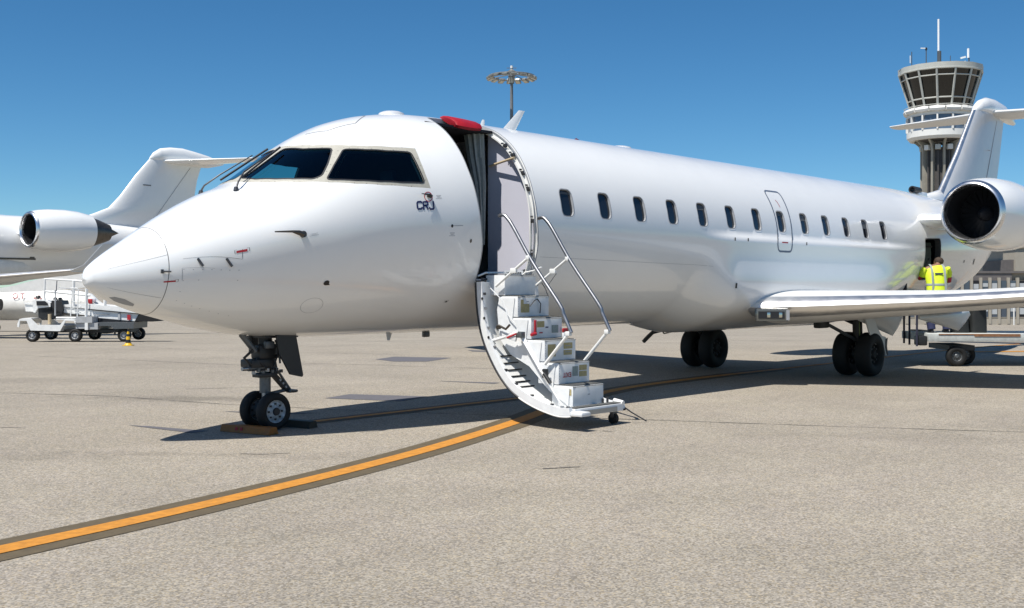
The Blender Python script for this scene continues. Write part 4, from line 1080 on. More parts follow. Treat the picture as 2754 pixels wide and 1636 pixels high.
for y in (-1.8, 1.8):
    g_ = empty('main_gear', (-2.6, y, gz(0, 0, 43))); g_.parent = K
    for yy in (-.2, .2): part('wheel', g_, lambda b: (wheel(b, (0, yy, .45), .45, .28, .22), hubf(b, (0, yy, .45), .22, .28, M['gear'], -1)))
    part('strut', g_, lambda b: b.tube([(0, 0, .45), (0, 0, 2.3)], .09, M['gear']))
g_ = empty('nose_gear', (-18.0, 0, gz(0, 0, 31))); g_.parent = K
for yy in (-.16, .16): part('wheel', g_, lambda b: (wheel(b, (0, yy, .26), .26, .15, .13), hubf(b, (0, yy, .26), .13, .15, M['gear'], -1)))
part('strut', g_, lambda b: b.tube([(0, 0, .26), (0, 0, 2.2)], .06, M['gear']))

# ------------------------------------------------------------------ helpers for things that stand square to the view
def square_root(name, D, label, cat, u0=1377., group=None, base=True):
    """Empty on the ground at distance D; local x runs right, y away, z up"""
    p = CAM+FW*D+RT*((u0-1377)/FPX*D); z = gz(0, 0, D)
    return empty(name, (p.x, p.y, z), YAW-PI/2, label, cat, group), z
def conv(D, u0, zb):
    k = FPX/D
    return lambda u, v: ((u-u0)/k, CAM.z+(HZ-v)/k-zb)

# ------------------------------------------------------------------ third aircraft, low and far behind the loader
D3 = 62.
TJ, z3 = square_root('business_jet', D3, 'small distant white jet with red lettering, half hidden behind the belt loader', 'jet airliner', u0=40)
c3 = conv(D3, 40, z3)
m_far = M['paint2']
def body3(b):
    x0 = c3(-220, 0)[0]; R = []
    for u, vt, vb in ((-260, 800, 825), (-200, 782, 850), (-60, 777, 862), (60, 777, 862), (150, 779, 862), (215, 783, 860), (245, 790, 856), (262, 806, 852), (285, 822, 848), (300, 832, 844)):
        x, zt = c3(u, vt); _, zb = c3(u, vb); r = (zt-zb)/2
        R.append([(x, r*math.cos(a), (zt+zb)/2+r*math.sin(a)) for a in [2*PI*j/30 for j in range(30)]])
    b.loft(R, m_far)
part('fuselage', TJ, body3)
for u in (165, 178): part('cabin_window', TJ, lambda b: b.box((c3(u, 806)[0], -.82, c3(u, 806)[1]), (.20, .06, .26), M['pane'], bev=.04))
def glz(b):
    x, z = c3(243, 811); b.box((x, -.55, z), (.65, .1, .28), M['red'], bev=.05); x, z = c3(258, 808); b.box((x, -.38, z), (.30, .1, .22), M['lav'], bev=.05)
part('windshield', TJ, glz)
part('wing', TJ, lambda b: b.prism([c3(*p) for p in ((40, 781), (110, 768), (150, 757), (225, 738), (300, 734), (300, 772), (225, 780), (50, 786))], 'Y', -3.2, -1.9, m_far))
for s_, u in (('O', 60), ('T', 79), ('L', 113), ('L', 126)):
    x, z = c3(u, 803); part('red_lettering', TJ, lambda b: add_text(b, s_, .42, M['red'], Matrix.Translation((x, -.86-.02, z)) @ Matrix.Rotation(PI/2, 4, 'X'), bold=.004))
def nac3(b):
    (x0, zt) = c3(-45, 779); (x1, zc_) = c3(38, 818); (xe, _) = c3(44, 820)
    b.rev([(x0, .35), (x0+.3, .62), (x0+1.0, .72), (x1-.5, .55), (x1-.05, .36), (xe-.1, .32)], m_far, 30, 'X', T=Matrix.Translation((0, -1.9, zc_+.0)))
    b.rev([(xe-.12, .32), (xe, .31), (xe-.05, 0)], M['black'], 30, 'X', T=Matrix.Translation((0, -1.9, zc_)))
part('engine', TJ, nac3)
part('main_gear', TJ, lambda b: (b.tube([(-.6, -1, .2), (-.6, -1, .9)], .05, M['gear']), wheel(b, (-.6, -1, .25), .25, .16, .1), wheel(b, (3.4, 0, .2), .2, .12, .08), b.tube([(3.4, 0, .2), (3.4, 0, .8)], .04, M['gear'])))

# ------------------------------------------------------------------ belt loader
DL = 34.
BL, zl = square_root('belt_loader', DL, 'white belt loader with railings standing in front of the far jet', 'belt loader', u0=0)
kx = FPX/DL
def lp(zx, zy): return (zx/5.551/kx, CAM.z+(HZ-700-zy/5.551)/kx-zl)
mw = mat('loader_white', (.82, .82, .80), .45, var=.12, scale=5)
mg = mat('loader_grey', (.42, .43, .44), .5, var=.2, scale=6)
mseat = mat('black_vinyl_seat', (.02, .02, .022), .55)
def P2(l): return [lp(*p) for p in l]
def chassis(b):
    for y0, y1 in ((-.02, .02), (1.55, 1.59)):
        b.prism(P2([(262, 1000), (262, 950), (290, 880), (340, 866), (455, 866), (560, 965), (900, 968), (965, 885), (1095, 882), (1130, 920), (1130, 960), (1105, 910), (985, 905), (900, 1060), (460, 1050), (400, 905), (300, 905), (290, 1000)]), 'Y', y0, y1, mw)
    b.prism(P2([(262, 950), (290, 880), (340, 866), (455, 866), (460, 880), (340, 882), (300, 905), (275, 960)]), 'Y', .02, 1.57, mw)
    b.prism(P2([(965, 885), (1095, 882), (1130, 920), (1125, 935), (1090, 900), (975, 900)]), 'Y', .02, 1.57, mw)
    b.prism(P2([(460, 985), (900, 985), (895, 1062), (465, 1052)]), 'Y', .03, 1.54, mw)
    b.prism(P2([(395, 1040), (1880, 1040), (1880, 1085), (395, 1085)]), 'Y', .3, 1.2, M['black'])
    b.prism(P2([(1130, 845), (1375, 845), (1375, 935), (1130, 935)]), 'Y', .0, 1.5, mg); b.prism(P2([(1265, 935), (1310, 935), (1310, 1042), (1265, 1042)]), 'Y', 0, 1.5, mw)
    b.prism(P2([(1310, 938), (1450, 938), (1450, 1035), (1310, 1035)]), 'Y', .05, 1.5, mg); b.prism(P2([(1120, 940), (1262, 940), (1262, 1025), (1120, 1025)]), 'Y', .05, 1.5, mg)
    b.prism(P2([(1450, 930), (1980, 930), (1975, 1025), (1680, 1030), (1640, 985), (1450, 985)]), 'Y', .1, 1.4, M['gear'])
    b.prism(P2([(1420, 1060), (1560, 1060), (1530, 1105), (1450, 1105)]), 'Y', .4, .9, M['black'])
    b.prism(P2([(1260, 1060), (1280, 1060), (1276, 1120), (1264, 1120)]), 'Y', .1, .15, M['black']); b.prism(P2([(1680, 1060), (1705, 1060), (1700, 1125), (1684, 1125)]), 'Y', .1, .15, M['black'])
part('chassis', BL, chassis)
def eng_cover(b):
    b.prism(P2([(420, 600), (620, 600), (690, 640), (690, 700), (500, 720), (460, 790), (430, 780)]), 'Y', .3, 1.1, mw)
    b.prism(P2([(485, 612), (610, 612), (655, 650), (655, 680), (490, 680)]), 'Y', .27, .3, M['black'])
    b.prism(P2([(500, 700), (690, 700), (860, 800), (700, 850), (560, 900), (500, 850)]), 'Y', .35, 1.2, M['geardark'])
    x, z = lp(465, 555); b.rev([(-.06, .02), (0, .09), (.05, .06)], M['geardark'], 14, T=Matrix.Translation((x, .5, z)))
part('control_console', BL, eng_cover)
part('driver_seat', BL, lambda b: (b.prism(P2([(700, 605), (850, 605), (862, 640), (862, 790), (690, 800), (680, 720)]), 'Y', .35, .85, mseat), b.prism(P2([(560, 730), (700, 740), (700, 800), (570, 790)]), 'Y', .35, .85, mseat)))
part('lever_post', BL, lambda b: (b.tube([(*lp(805, 450)[:1], .1, lp(805, 450)[1]), (lp(805, 450)[0], .1, lp(805, 830)[1])], .022, mg), b.tube([(lp(680, 830)[0], .3, lp(680, 810)[1]), (lp(680, 830)[0], .3, lp(680, 960)[1])], .05, M['coneY'] if False else M['tan'])))
def belt(b):
    b.prism(P2([(265, 640), (430, 645), (860, 665), (1290, 665), (1850, 712), (2000, 780), (1980, 800), (1280, 735), (860, 700), (265, 660)]), 'Y', .45, 1.35, mw)
    b.prism(P2([(1280, 735), (2000, 800), (1995, 812), (1280, 750)]), 'Y', .42, 1.38, M['black'])
    b.prism(P2([(265, 660), (860, 705), (1280, 750), (1990, 812), (1930, 920), (1380, 870), (860, 790), (280, 770)]), 'Y', .48, 1.32, mw)
    b.prism(P2([(860, 790), (1380, 850), (1380, 880), (1000, 850), (860, 820)]), 'Y', .46, 1.3, M['hot'])
    b.prism(P2([(1380, 868), (1930, 918), (1790, 938), (1380, 932)]), 'Y', .46, 1.34, M['black'])
    b.prism(P2([(2010, 798), (2300, 880), (2305, 918), (2200, 925), (1940, 920)]), 'Y', .44, 1.36, M['rubber'])
    x, z = lp(1850, 860); b.box((x, .44, z), (.10, .02, .16), M['red']); x, z = lp(1700, 845); b.box((x, .455, z), (.06, .03, .22), mg); x, z = lp(1430, 815); b.box((x, .46, z), (.5, .01, .02), M['grime'])
part('conveyor', BL, belt)
def rails(b):
    def t(l, y, r=.034, m=mw): b.tube([(lp(*p)[0], y, lp(*p)[1]) for p in l], r, m, n=8)
    t([(580, 640), (590, 280), (1040, 305), (1270, 330)], .40); t([(590, 465), (1040, 510), (1270, 530)], .40); t([(1022, 305), (1022, 720)], .40, .045)
    t([(1270, 420), (1262, 960)], .1, .035); t([(1235, 430), (1228, 840)], .4, .016); t([(1040, 420), (1140, 420), (1160, 440), (1140, 930)], .05, .018); t([(1058, 430), (1035, 840)], .1, .016)
    t([(560, 470), (572, 280)], 1.4, .014, M['navyin']); t([(590, 280), (572, 280)], .9, .014); t([(1480, 560), (1476, 680)], .5, .05); t([(600, 410), (1010, 450)], 1.4, .012, mg)
    for zy in (620, 700, 780, 860): t([(1035, zy), (1235, zy+8)], .12, .010)
    t([(830, 862), (1130, 862)], .05, .03); t([(830, 885), (1130, 885)], .05, .02)
part('railing', BL, rails)
for zx, zy, y in ((470, 1100, .0), (470, 1090, 1.35), (1110, 1115, .0), (1150, 1100, 1.35), (1815, 1115, .15), (1840, 1110, 1.3)):
    x = zx/5.551/kx
    Wl = part('wheel', BL, lambda b: wheel(b, (x, y+.11, .20), .20, .20, .11), auto=50); part('rim', Wl, lambda b: hubf(b, (x, y+.11, .20), .11, .22, mg, -1))

# ------------------------------------------------------------------ cone
Cn, zc_ = square_root('traffic_cone', 30.2, 'yellow and black striped traffic cone beside the belt loader', 'traffic cone', u0=345)
def cone(b):
    h = .53; prof = [(0, .125), (.03, .12), (.05, .095), (.10, .085)]
    b.box((0, 0, .012), (.30, .30, .024), M['coneY'], bev=.01); b.rev([(.024, .13), (.05, .11), (.09, .088)], M['coneY'], 24)
    lv = [.09, .20, .30, .38, .46, .55]
    for i in range(len(lv)-1):
        r = lambda z: .088-(z-.09)/.46*.066
        b.rev([(lv[i], r(lv[i])), (lv[i+1], r(lv[i+1]))], M['black'] if i % 2 == 0 else M['coneY'], 24)
    b.rev([(.55, .022), (.552, 0)], M['coneY'], 24)
b = MB(); cone(b); o = b.build('cone_body', Cn); o.scale = (.83, .83, .83)

# ------------------------------------------------------------------ floodlight mast
DM = 100.
FM, zm_ = square_root('floodlight_mast', DM, 'tall grey floodlight mast with a ring of lamps above the near jet', 'light mast', u0=1376)
cm = conv(DM, 1376, zm_)
mmast = mat('mast_grey', (.16, .17, .18), .5, var=.2, scale=2); mhead = mat('mast_head_metal', (.30, .30, .28), .4, metal=.4, var=.3, scale=3)
ztop = cm(0, 196)[1]
part('pole', FM, lambda b: b.tube([(0, 0, 0), (0, 0, ztop*.5), (0, 0, ztop-.3)], [.30, .20, .125], mmast, n=16))
def head(b):
    b.tube([(0, 0, ztop-.35), (0, 0, ztop+.1)], [.32, .34], mhead, n=12); b.rev([(ztop-.95, .24), (ztop-.35, .30), (ztop-.35, .34)], mhead, 12); b.rev([(ztop+.1, .42), (ztop+.3, .10), (ztop+.5, .1)], mhead, 12)
    b.box((0, 0, ztop+.42), (.9, .06, .05), mmast); b.tube([(0, 0, ztop+.4), (0, 0, ztop+.62)], .12, M['paint2'], n=10)
    R = 2.05
    for k in range(8): a = 2*PI*k/8+.2; b.tube([(0, 0, ztop-.1), (R*math.cos(a), R*math.sin(a), ztop-.32)], .05, mhead, n=6)
    b.tube([(R*math.cos(2*PI*k/24), R*math.sin(2*PI*k/24), ztop-.32) for k in range(25)], .06, mhead, n=6)
part('lamp_ring', FM, head)
for k in range(16):
    a = 2*PI*k/16+.1; c = Vector((1.95*math.cos(a), 1.95*math.sin(a), ztop-.42)); RM = Matrix.Rotation(a, 3, 'Z') @ Matrix.Rotation(.35, 3, 'Y')
    part('floodlight', FM, lambda b: (b.box(c, (.66, .50, .20), mhead, rot=RM, bev=.04), b.box(c+RM @ Vector((.03, 0, -.09)), (.44, .34, .03), M['lens'], rot=RM)))

# ------------------------------------------------------------------ control tower
DT = 150.
TW, zt_ = square_root('control_tower', DT, 'concrete airport control tower with flared glass cab behind the tail', 'control tower', u0=2529)
ct = conv(DT, 2529, zt_); kt = FPX/DT
def cz_(v): return ct(0, v)[1]
mtc = mat('tower_concrete', (.36, .335, .28), .8, var=.2, scale=.6); mtw = mat('tower_white', (.74, .73, .70), .6, var=.06, scale=.5); mtg = mat('tower_glass', (.006, .007, .006), .12, coat=.3); mtm = mat('tower_mullion', (.50, .50, .46), .5, var=.1, scale=1)
mtb = mat('tower_office_glass', (.10, .14, .20), .2, coat=.3); mtd = mat('tower_dark', (.075, .068, .065), .6, var=.3, scale=1)
NS = 14
def poly_ring(r, z, n=NS, ph=PI/NS): return [(r*math.cos(2*PI*k/n+ph), r*math.sin(2*PI*k/n+ph), z) for k in range(n)]
rR, rB = 106/kt, 76/kt
zRt, zRb, zSb = cz_(186), cz_(200), cz_(297)
def shaft(b):
    b.loft([poly_ring(1.9, 0, 24), poly_ring(1.9, cz_(400), 24)], mtd, smooth=False)
    for k in range(10):
        a = 2*PI*k/10+.15; c, s_ = math.cos(a), math.sin(a)
        b.loft([[((r_*c - w_*s_), (r_*s_+w_*c), z) for r_, w_ in ((1.8, -.13), (rr, -.13), (rr, .13), (1.8, .13))] for z, rr in ((0, 2.55), (cz_(405), 2.55), (cz_(393), 2.75), (cz_(383), 3.3), (cz_(376), 4.0))], mtc, smooth=False)
part('shaft', TW, shaft, auto=30)
def pods(b):
    for k in range(10):
        a = 2*PI*k/10+.15+.31; c, s_ = math.cos(a), math.sin(a); b.box((2.3*c, 2.3*s_, cz_(400)), (.7, .7, .7), mtw if k % 2 else mtm, rot=a, bev=.1); b.tube([(2.25*c, 2.25*s_, 0), (2.25*c, 2.25*s_, cz_(402))], .11, mtd, n=8)
    b.rev([(cz_(386), 2.2), (cz_(378), 3.7), (cz_(376), 4.0)], mtd, 24)
part('pipework', TW, pods)
rG = 86/kt
part('gallery_slab', TW, lambda b: (b.loft([poly_ring(rG*.93, cz_(380)), poly_ring(rG+.02, cz_(373)), poly_ring(rG+.02, cz_(357))], mtw, smooth=False), b.loft([poly_ring(rG, cz_(318)), poly_ring(rG, cz_(306))], mtw, smooth=False)))
def office(b):
    b.loft([poly_ring(rG-.15, cz_(357)), poly_ring(rG-.15, cz_(318))], mtb, smooth=False)
    for p, q_ in zip(poly_ring(rG, 0), poly_ring(rG, 0)): b.box((p[0]*.985, p[1]*.985, (cz_(357)+cz_(318))/2), (.34, .2, cz_(318)-cz_(357)), mtw, rot=math.atan2(p[1], p[0]))
part('office_floor', TW, office)
def rollw(b):
    for k in range(NS):
        a = 2*PI*(k+.5)/NS+PI/NS*0; c, s_ = math.cos(a), math.sin(a); L_ = rG*.44
        b.tube([(rG*1.0*c+L_/2*s_, rG*s_-L_/2*c, cz_(303)), (rG*1.0*c, rG*s_, cz_(303.5)), (rG*1.0*c-L_/2*s_, rG*s_+L_/2*c, cz_(303))], [.35, .45, .35], mtw, n=8)
part('balcony_cover', TW, rollw)
def balcony(b):
    for v in (293, 300): b.tube([Vector(p) for p in poly_ring(rG+.35, cz_(v))]+[Vector(poly_ring(rG+.35, cz_(v))[0])], .05, mtm, n=6)
    b.loft([poly_ring(rG+.3, cz_(308)), poly_ring(rG+.3, cz_(310))], mtm, smooth=False)
part('balcony_rail', TW, balcony)
part('cab_glass', TW, lambda b: b.loft([poly_ring(rB-.1, zSb), poly_ring(rR-.12, cz_(200))], mtg, smooth=False))
def cabframe(b):
    lo, hi = poly_ring(rB, zSb), poly_ring(rR, cz_(200))
    for p, q_ in zip(lo, hi): b.tube([p, q_], .15, mtm, n=6)
    for t in (.0, .24, .82, 1.): 
        R = [Vector(p).lerp(Vector(q_), t) for p, q_ in zip(lo, hi)]; b.tube(R+[R[0]], .10 if 0 < t < 1 else .16, mtm, n=6)
part('cab_frame', TW, cabframe)
part('cab_roof', TW, lambda b: b.loft([poly_ring(rR+.1, cz_(202)), poly_ring(rR+.15, cz_(186)), poly_ring(rR*.8, cz_(183))], mtm, smooth=False))
def masts(b):
    def m_(u, v0, v1, r, m, y=0): x = ct(u, 0)[0]; b.tube([(x, y, cz_(v0)), (x, y, cz_(v1))], r, m, n=8)
    m_(2526, 190, 138, .28, M['gear']); m_(2524, 138, 52, .13, M['paint']); m_(2606, 186, 156, .10, M['gear']); m_(2604, 156, 131, .15, M['paint'])
    m_(2452, 190, 140, .06, M['gear']); m_(2448, 170, 150, .05, M['paint2']); m_(2491, 185, 132, .07, M['gear']); m_(2556, 185, 150, .05, M['gear'])
    for v in (155, 168): b.box((ct(2590, 0)[0], 0, cz_(v)), (.7, .2, .22), M['paint'], rot=Matrix.Rotation(-.25, 3, 'Y'))
    b.box((ct(2575, 0)[0], 0, cz_(175)), (.55, .4, .45), M['paint'], bev=.1); b.box((ct(2485, 0)[0], 0, cz_(130)), (.9, .08, .12), M['paint2']); b.box((ct(2491, 0)[0], 0, cz_(132)), (.22, .2, .35), M['geardark'])
    for u in (2428, 2625): x = ct(u, 0)[0]; b.tube([(x+.45*math.cos(t), 0, cz_(194)+.42*math.sin(t)) for t in [PI*k/8 for k in range(9)]], .05, M['gear'], n=6)
part('roof_antenna', TW, masts)
part('cab_floor', TW, lambda b: b.loft([poly_ring(rB-.3, cz_(308)), poly_ring(rB-.3, zSb)], mtd, smooth=False))

# ------------------------------------------------------------------ terminal buildings
DB = 126.
TB, zb_ = square_root('terminal_building', DB, 'long low beige terminal building with rows of narrow windows behind the jet', 'building', u0=2405)
cb = conv(DB, 2405, zb_); kb = FPX/DB
mbb = mat('facade_beige', (.30, .255, .195), .8, var=.12, scale=.8); mbw = mat('facade_pale', (.38, .345, .285), .8, var=.1, scale=.8); mbd = mat('roof_dark_and_shade', (.14, .125, .12), .7, var=.2, scale=1)
mwin = mat('office_window', (.06, .08, .11), .15, coat=.4); mblind = mat('window_blind', (.45, .47, .48), .6)
Lb = 34.; zr = cb(0, 735)[1]; zrec = (2713-2405)/kb
def bwall(b):
    b.box((Lb/2, 6, zr/2), (Lb, 11.4, zr), mbb); b.box((Lb/2, 6, zr+.12), (Lb+.4, 12, .24), mbd)
    b.box((zrec/2+1, .22, zr-.5), (zrec-1.2, .24, 1.0), mbd); b.box((Lb/2, .1, .35), (Lb, .4, .7), mbw)  # dark band: shadow of the recessed front put into the colour
    b.box((Lb/2, .15, zr*.47), (Lb, .25, .55), mbw)
part('wall', TB, bwall)
def pil(b):
    k = 0; x = .35
    while x < Lb:
        b.box((x, -.02, zr/2-.2), (.27, .35, zr-.6), mbw); x += 1.04; k += 1
part('pilasters', TB, pil)
x = .87; k = 0; wproto = {}
while x < Lb-1:
    for z0, z1 in ((cb(0, 787)[1], cb(0, 755)[1]), (cb(0, 853)[1], cb(0, 822)[1])):
        wo = part('window', TB, lambda b: (b.box((x, .04, (z0+z1)/2), (.70, .12, z1-z0), M['black'] if (k*7) % 5 == 1 else mwin), b.box((x, -.03, z0+(.38 if k % 3 else .62)*(z1-z0)*.5+(z1-z0)*.32), (.62, .03, (z1-z0)*(.30+.12*((k*5) % 3))), mblind) if (k*3) % 4 != 1 else None, b.box((x, -.05, z0-.04), (.76, .10, .07), mbw)))
    x += 1.04; k += 1
HB, zh_ = square_root('hangar_building', 150., 'tall pale block standing behind the low terminal at the far right', 'building', u0=2731)
ch = conv(150., 2731, zh_)
def hb(b):
    z1 = ch(0, 668)[1]; b.box((7.5, 7, z1/2), (15, 14, z1), mbw, rot=0.0); b.box((7.5, 7, z1+.15), (15.4, 14.4, .3), mbb); b.box((-.15, 5, z1*.42), (.5, 9, z1*.84), mbd)  # last box is a dark slab painting the shaded left side
part('block', HB, hb)
part('doors', HB, lambda b: [b.box((2+3.6*k, -.05, 2.2), (3.2, .12, 4.2), mbb) for k in range(4)])
lamp, _z = square_root('lamp_post', 118., 'thin white lamp post in front of the low terminal', 'lamp post', u0=2727)
part('post', lamp, lambda b: (b.tube([(0, 0, 0), (0, 0, 2.4)], .07, mtw, n=8), b.box((0, 0, 2.4), (.3, .3, .12), mtw, bev=.03)))

# ------------------------------------------------------------------ baggage cart, cases and loader
DC = 21.9; kc = FPX/DC
BC, zbc = square_root('baggage_cart', DC, 'low white baggage trailer with rusty deck edge under the tail', 'trailer', u0=2497)
cc = conv(DC, 2497, 0)
mcart = mat('cart_paint', (.50, .52, .50), .6, var=.25, scale=9); mrust = mat('rusty_edge', (.28, .13, .06), .8, var=.4, scale=12)
zd = cc(0, 898)[1]; zdb = cc(0, 919)[1]
def deck(b):
    b.box((1.7, .75, (zd+zdb)/2), (3.4, 1.5, zd-zdb), mcart, bev=.01); b.box((1.35, -.004, zd-.03), (.9, .012, .05), mrust); b.box((.8, -.003, zd-.012), (1.2, .012, .02), mrust)
    for x in (.62, 2.9): b.box((x+.1, .7, .36), (.5, 1.1, .10), M['geardark'])
part('deck', BC, deck)
for x, y in ((cc(2578, 0)[0], .12), (cc(2628, 0)[0], .60), (cc(2578, 0)[0]+2.3, .12), (cc(2628, 0)[0]+2.3, 1.3)):
    Wc = part('wheel', BC, lambda b: wheel(b, (x, y, .20), .20, .14, .10), auto=50); part('rim', Wc, lambda b: hubf(b, (x, y, .20), .10, .14, M['gear'], -1))
def endrail(b):
    for u, y in ((2471, .1), (2480, .7), (2494, 1.3)): x = cc(u, 0)[0]; b.tube([(x, y, zd-.25), (x, y, zd+.62)], .022, M['navyin'], n=8)
    x = cc(2475, 0)[0]; b.tube([(x, .1, zd+.62), (x+.15, 1.3, zd+.62)], .02, M['navyin'], n=8); b.box((cc(2486, 0)[0], .2, zd-.14), (.17, .3, .19), M['geardark'], bev=.03); b.box((cc(2490, 0)[0], .4, zd+.05), (.2, .4, .03), M['geardark'])
part('end_rail', BC, endrail)
mcase = mat('black_case_fabric', (.012, .014, .014), .7, var=.4, scale=10)
for u0_, u1_, lab, vt in ((2589, 2633, 'slumped black bag lying on the trailer deck nearer the worker', 826), (2636, 2681, 'upright black case on the trailer deck to the right of the bag', 824)):
    x0, x1 = cc(u0_, 0)[0], cc(u1_, 0)[0]; zt2 = cc(0, vt)[1]
    p = BC.matrix_basis @ Vector(((x0+x1)/2, .55, zd))
    cs = empty('black_case', p, YAW-PI/2, lab, 'suitcase', 'black bags on the trailer')
    wv, hh = (x1-x0), zt2-zd
    part('case_body', cs, lambda b: b.loft([[(wv/2*sx_*(math.copysign(abs(math.cos(a))**.5, math.cos(a))), .16*math.copysign(abs(math.sin(a))**.5, math.sin(a)), z) for a in [2*PI*j/20 for j in range(20)]] for z, sx_ in ((0, 1.0), (hh*.1, 1.02), (hh*.5, 1.0 if 'upright' in lab else .9), (hh*.85, .92 if 'upright' in lab else .75), (hh, .70 if 'upright' in lab else .5))], mcase))
    part('handle', cs, lambda b: b.tube([(-.08, 0, hh), (-.07, 0, hh+.05), (.07, 0, hh+.05), (.08, 0, hh)], .01, M['black'], n=6))

# ------------------------------------------------------------------ worker on the trailer, back to the camera, reaching into the hold
pw = BC.matrix_basis @ Vector((cc(2545, 0)[0], .45, zd))
WK = empty('person', pw, YAW-PI/2, 'worker in a yellow reflective vest standing on the trailer at the open hold', 'person')
mskin = mat('skin', (.22, .115, .075), .55); mvest = mat('hi_vis_yellow', (.66, .80, .03), .6, var=.08, scale=8); mref = mat('reflective_tape', (.30, .34, .32), .35); mtrs = mat('navy_trousers', (.02, .025, .075), .8, var=.3, scale=10); mred = mat('red_sleeve', (.42, .03, .04), .7, var=.1, scale=10); mhair = mat('brown_hair', (.045, .028, .018), .8, var=.4, scale=40)
def skinned(name, parent, nodes, edges, m, root=0, lvl=2):
    me = bpy.data.meshes.new(name); me.from_pydata([n_[:3] for n_ in nodes], edges, []); o = bpy.data.objects.new(name, me); COL.objects.link(o)
    md = o.modifiers.new('s', 'SKIN'); 
    for i, n_ in enumerate(nodes): me.skin_vertices[0].data[i].radius = (n_[3], n_[4] if len(n_) > 4 else n_[3])
    me.skin_vertices[0].data[root].use_root = True
    ss = o.modifiers.new('d', 'SUBSURF'); ss.levels = lvl; ss.render_levels = lvl
    dg = bpy.context.evaluated_depsgraph_get(); me2 = bpy.data.meshes.new_from_object(o.evaluated_get(dg)); bpy.data.objects.remove(o)
    me2.name = name; me2.materials.clear(); me2.materials.append(m); me2.polygons.foreach_set('use_smooth', [True]*len(me2.polygons))
    o = bpy.data.objects.new(name, me2); COL.objects.link(o); o.parent = parent; return o
# joints: pelvis, spine, neck, head; legs slightly bent; arms forward into the hold
nb = [(0, 0, .78, .13, .10), (.01, .06, .98, .12, .09), (.02, .12, 1.18, .15, .10), (.04, .16, 1.31, .10, .08), (.07, .19, 1.355, .050), (.11, .25, 1.40, .070, .075), (.13, .28, 1.475, .058, .062),
      (-.17, .14, 1.27, .060), (-.25, .32, 1.12, .046), (-.14, .58, 1.10, .034), (-.12, .66, 1.10, .026),
      (.24, .16, 1.25, .060), (.33, .30, 1.03, .046), (.24, .56, 1.02, .034), (.22, .64, 1.02, .026),
      (-.11, .0, .70, .085), (-.13, .08, .42, .060), (-.12, .0, .09, .040), (-.12, .16, .03, .035),
      (.14, .02, .70, .085), (.20, .10, .42, .060), (.19, .02, .09, .040), (.20, .18, .03, .035)]
eb = [(0, 1), (1, 2), (2, 3), (3, 4), (4, 5), (5, 6), (3, 7), (7, 8), (8, 9), (9, 10), (3, 11), (11, 12), (12, 13), (13, 14), (0, 15), (15, 16), (16, 17), (17, 18), (0, 19), (19, 20), (20, 21), (21, 22)]
# fingers
for base, sgn in ((10, 1), (14, -1)):
    bx = nb[base]
    for f_ in range(4):
        nb.append((bx[0]+(f_-1.5)*.018, bx[1]+.045, bx[2]-.002*f_, .0095)); nb.append((bx[0]+(f_-1.5)*.020, bx[1]+.085-.006*abs(f_-1.3), bx[2]-.02, .008)); eb += [(base, len(nb)-2), (len(nb)-2, len(nb)-1)]
    nb.append((bx[0]+sgn*.045, bx[1]+.015, bx[2]-.01, .010)); nb.append((bx[0]+sgn*.055, bx[1]+.045, bx[2]-.02, .009)); eb += [(base, len(nb)-2), (len(nb)-2, len(nb)-1)]
wb = skinned('body', WK, nb, eb, mskin, 0, 2)
def ringe(cx, cy, cz, rx, ry, n=24, tilt=0.): return [(cx+rx*math.cos(2*PI*k/n), cy+ry*math.sin(2*PI*k/n), cz+tilt*math.sin(2*PI*k/n)) for k in range(n)]
def vest(b):
    b.loft([ringe(0, .02, .66, .205, .15), ringe(0, .04, .85, .20, .145), ringe(.01, .08, 1.0, .205, .14), ringe(.02, .12, 1.15, .225, .14), ringe(.03, .14, 1.27, .225, .13), ringe(.04, .16, 1.335, .15, .10), ringe(.06, .18, 1.365, .075, .07)], mvest)
    for s_, cx in ((-1, -.18), (1, .235)): b.tube([(cx, .14, 1.29), (cx+s_*.045, .17, 1.20), (cx+s_*.055, .20, 1.13)], [.075, .075, .07], mvest, n=12)
vo = part('vest', WK, vest)
def bands(b):
    b.loft([ringe(.005, .065, .945, .209, .149), ringe(.01, .075, .985, .211, .148)], mref, cap=False)
    for cx in (-.115, .135):
        b.loft([[(cx+dx, y, z) for dx in (-.022, .022)] for y, z in ((-.085, .72), (-.078, .95), (-.045, 1.12), (-.015, 1.25), (.05, 1.34), (.13, 1.375))], mref, closed=False, cap=False)
    b.box((.02, -.025, 1.18), (.16, .006, .03), M['navy'])
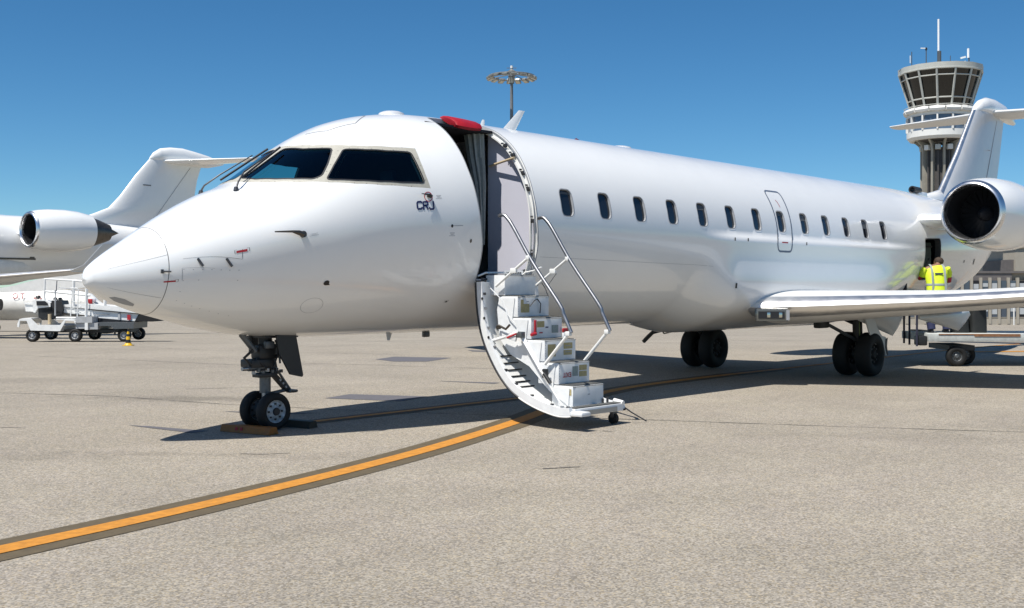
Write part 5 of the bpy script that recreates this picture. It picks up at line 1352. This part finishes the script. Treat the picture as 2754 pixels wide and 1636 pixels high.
part('reflective_band', vo, bands, fixn=False)
part('sleeve', WK, lambda b: b.tube([(.285, .19, 1.20), (.32, .25, 1.10), (.335, .30, 1.03)], [.062, .060, .056], mred, n=14)); part('sleeve', WK, lambda b: b.tube([(-.20, .19, 1.22), (-.235, .27, 1.15), (-.255, .33, 1.10)], [.062, .060, .056], mred, n=14))
def trou(b):
    b.loft([ringe(0, .0, .66, .17, .13), ringe(0, .0, .80, .185, .135)], mtrs)
    for L_ in ([(-.09, .0, .72), (-.12, .04, .55), (-.135, .08, .42), (-.13, .04, .25), (-.12, .0, .07)], [(.10, .0, .72), (.16, .06, .55), (.20, .10, .42), (.20, .06, .25), (.19, .02, .07)]):
        b.tube(L_, [.115, .10, .088, .082, .078], mtrs, n=16)
to = part('trousers', WK, trou)
def tband(b):
    for x, y in ((-.13, .04), (.20, .06)): b.loft([ringe(x, y, .215, .090, .090), ringe(x, y, .265, .091, .091)], mref, cap=False)
part('reflective_band', to, tband, fixn=False)
for x, y in ((-.12, .04), (.195, .07)): part('boot', WK, lambda b: b.loft([ringe(x, y+.03, .0, .055, .13), ringe(x, y+.03, .04, .055, .125), ringe(x, y, .08, .05, .07), ringe(x, y-.02, .14, .05, .055)], M['black']))
def hair(b):
    c = Vector((.125, .26, 1.425)); b.rev([(-.015, .093), (.03, .093), (.065, .075), (.09, .04), (.098, 0)], mhair, 20, T=Matrix.Translation(c)); 
    b.loft([ringe(.115, .23, 1.37, .062, .055), ringe(.122, .24, 1.42, .088, .08)], mhair)
part('hair', WK, hair)
def face(b):
    for s_ in (-1, 1): b.box((.12+s_*.082, .265, 1.405), (.016, .03, .05), mskin, bev=.006)
    b.prism([(.335, 1.42), (.37, 1.395), (.34, 1.385)], 'X', .115, .145, mskin)
    for s_ in (-1, 1): b.rev([(0, .012), (.004, 0)], M['black'], 10, 'Y', T=Matrix.Translation((.13+s_*.03, .337, 1.425)))
    b.box((.13, .332, 1.365), (.045, .01, .008), M['redpad'])
part('face', WK, face)
